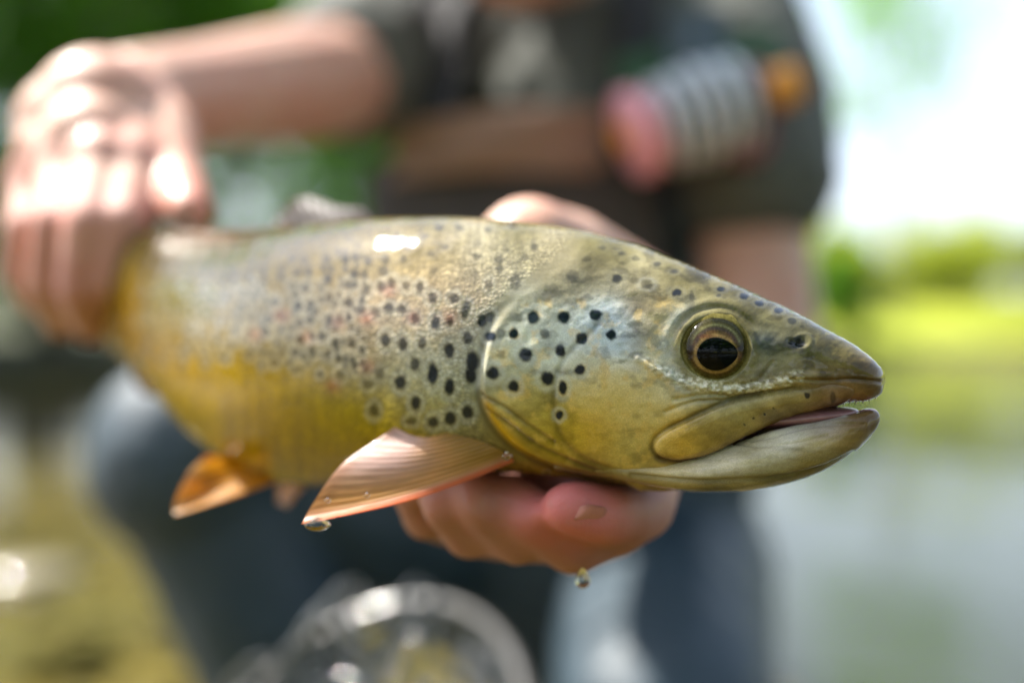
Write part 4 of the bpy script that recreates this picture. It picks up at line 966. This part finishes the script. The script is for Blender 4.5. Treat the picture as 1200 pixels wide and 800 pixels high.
def crown_mesh(seed, rx, rz, zc, n, leaf, blobs=26, drop_=0.0):
    g_ = np.random.default_rng(seed)
    bc_ = g_.normal(size=(blobs, 3)); bc_ /= np.linalg.norm(bc_, axis=1, keepdims=True); bc_ *= (g_.random((blobs, 1)) ** .5) * .8
    bc_ = bc_ * [rx, rx, rz] + [0, 0, zc]; br = g_.uniform(.22, .42, blobs) * rx
    which = g_.integers(0, blobs, n); d_ = g_.normal(size=(n, 3)); d_ /= np.linalg.norm(d_, axis=1, keepdims=True)
    c_ = bc_[which] + d_ * (br[which] * g_.random(n) ** .4)[:, None]
    c_[:, 2] -= drop_ * g_.random(n)
    a_ = g_.normal(size=(n, 3)); a_ /= np.linalg.norm(a_, axis=1, keepdims=True); b_ = np.cross(a_, g_.normal(size=(n, 3))); b_ /= np.linalg.norm(b_, axis=1, keepdims=True)
    s_ = leaf * g_.uniform(.6, 1.4, (n, 1)); k_ = np.cross(a_, b_) * s_ * .12
    vs = np.stack([c_ - a_*s_, c_ - b_*s_*.45 + k_, c_ + a_*s_, c_ + b_*s_*.45 + k_], 1).reshape(-1, 3)
    return vs, np.arange(n*4).reshape(-1, 4), bc_
def make_tree(name, loc, H, rx, rz, seed, mat, n, leaf, label, group, cat='tree', trunk_r=.14):
    o = empty(name, loc, label, cat, group)
    vs, fs, bc_ = crown_mesh(seed, rx, rz, H - rz * .9, n, leaf)
    c_ = mesh_np('crown', vs + np.array(loc), fs, mat, o, smooth=False)
    V_, F_ = [], []
    base = Vector(loc); top = base + Vector((rng.uniform(-.3, .3), rng.uniform(-.3, .3), H * .8))
    def add(pts, r0, r1):
        n_ = len(pts); prev = None
        vv, ff = tube('', pts, 1.0, None, None, 9); vv = np.array(vv).reshape(n_, 9, 3); cc_ = vv.mean(1, keepdims=True)
        rr_ = np.linspace(r0, r1, n_)[:, None, None]; vv = cc_ + (vv - cc_) * rr_
        b0 = sum(len(x) for x in V_); V_.append(vv.reshape(-1, 3)); F_.append(np.array(ff) + b0)
    mids = [base + Vector((0, 0, -.3)), base.lerp(top, .3) + Vector((.08*trunk_r*10, 0, 0)), base.lerp(top, .65), top]
    add(mids, trunk_r*1.25, trunk_r*.3)
    for k in range(9):
        f = random.uniform(.3, .9); s0 = base.lerp(top, f); tgt = Vector(bc_[k]) + base; add([s0, s0.lerp(tgt, .5) + Vector((0, 0, .1)), tgt], trunk_r*.4, trunk_r*.1)
    mesh_np('trunk', np.concatenate(V_), np.concatenate(F_), M_BARK, o)
    return o
def gl3(x, y): return (x, y, float(height(x, y)) - .05)
GT = 'trees on the shaded left bank'
tspots = [(-6.9, 8.8, 5.6, 2.4, 'leafy green tree nearest the camera on the left bank, above the gripping hand'), (-5.2, 11.2, 7.0, 2.8, 'tall green tree second along the left bank, behind the forearm'),
          (-3.8, 12.8, 7.5, 2.9, 'green tree third along the left bank, behind the dark sleeve'), (-2.0, 16.2, 8.5, 3.2, 'green tree fourth along the left bank, behind the face'),
          (-9.8, 10.8, 9.5, 3.9, 'tall dark tree at the left photo edge behind the nearest bank tree'), (-7.2, 14.5, 10.5, 4.0, 'tall dark tree in the second row behind the forearm'), (-4.6, 18.5, 11.5, 4.0, 'tall dark tree in the second row behind the dark sleeve'), (.2, 21, 9.5, 3.4, 'green tree fifth along the left bank, behind the chest'),
          (2.4, 27.5, 8.5, 3.1, 'green tree at the far end of the left bank beside the gap of sky')]
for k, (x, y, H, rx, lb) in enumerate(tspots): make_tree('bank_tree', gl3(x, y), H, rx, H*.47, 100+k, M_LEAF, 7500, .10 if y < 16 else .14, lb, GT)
GB = 'bushes along the left waterline'
for k, (x, y, r, lb) in enumerate([(-6.3, 7.2, 1.2, 'low bush at the left waterline nearest the camera'), (-5.9, 8.6, 1.6, 'low bush at the waterline under the first bank tree'), (-4.6, 10.4, 1.7, 'low bush at the waterline behind the gripping wrist'), (-3.0, 12.8, 1.7, 'low bush at the waterline behind the forearm'),
                                   (-1.2, 15.6, 1.8, 'low bush at the waterline hidden by the chest'), (-7.9, 6.4, 1.8, 'broad bush on the left bank at the photo edge'), (-8.6, 9.4, 2.2, 'dark bush under the trees right behind the photo-edge bush'), (-7.6, 11.8, 2.3, 'dark bush filling the gap between the first two bank trees'), (-11, 12.5, 2.8, 'largest dark bush, farthest back on the left bank')]):
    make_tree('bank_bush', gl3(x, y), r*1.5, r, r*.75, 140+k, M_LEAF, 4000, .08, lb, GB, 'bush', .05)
GC = 'unseen trees added behind the camera to darken reflections'  # out-of-view bank and trees, added to darken reflections on the fish
for k, (x, y, H, rx) in enumerate([(-9, -11, 8, 3.4), (-4, -10.5, 9, 3.6), (1, -10, 8, 3.4), (6, -9.5, 8.5, 3.6), (11.5, -8, 8, 3.4)]):
    make_tree('added_unseen_tree', gl3(x, y), H, rx, H*.47, 120+k, M_LEAF, 5000, .16, ['far left', 'left', 'middle', 'right', 'far right'][k] + ' one of five unseen leafy trees added behind the camera to darken reflections', GC)
GR = 'sunlit bushes on the far bank'
rsp = [(12.4, 41.5, 2.6, 2.0), (15.4, 42.5, 2.0, 1.9), (18.6, 42.5, 2.5, 2.2), (21.8, 42, 3.4, 2.6), (25.2, 40.5, 4.4, 3.0), (29.0, 39.5, 5.0, 3.2), (16.8, 50, 3.6, 2.9), (22.5, 52, 5.0, 3.4)]
rl = ['small sunlit bush closest to the angler\'s arm on the far bank', 'low sunlit bush second from the angler\'s arm', 'round yellow-green bush above the trout\'s snout', 'yellow-green bush right of the trout\'s snout', 'taller yellow-green bush near the right photo edge', 'tallest yellow-green bush at the right photo edge', 'pale bush in the back row above the trout\'s snout', 'pale bush in the back row near the right photo edge']
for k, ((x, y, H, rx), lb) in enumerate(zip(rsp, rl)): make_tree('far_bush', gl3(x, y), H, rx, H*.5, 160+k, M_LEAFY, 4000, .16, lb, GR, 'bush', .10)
make_tree('dark_bush', gl3(12.1, 36.6), 4.6, 1.5, 2.3, 191, M_LEAF, 5500, .13, 'dark green bush on the bank right beside the grey sleeve', None, 'bush', .06)
make_tree('overhanging_tree', gl3(14.6, 38.5), 16, 4.2, 5.6, 190, M_LEAF, 1500, .2, 'thin sparse tree standing out against the bright sky beside the grey sleeve', None, 'tree', .08)
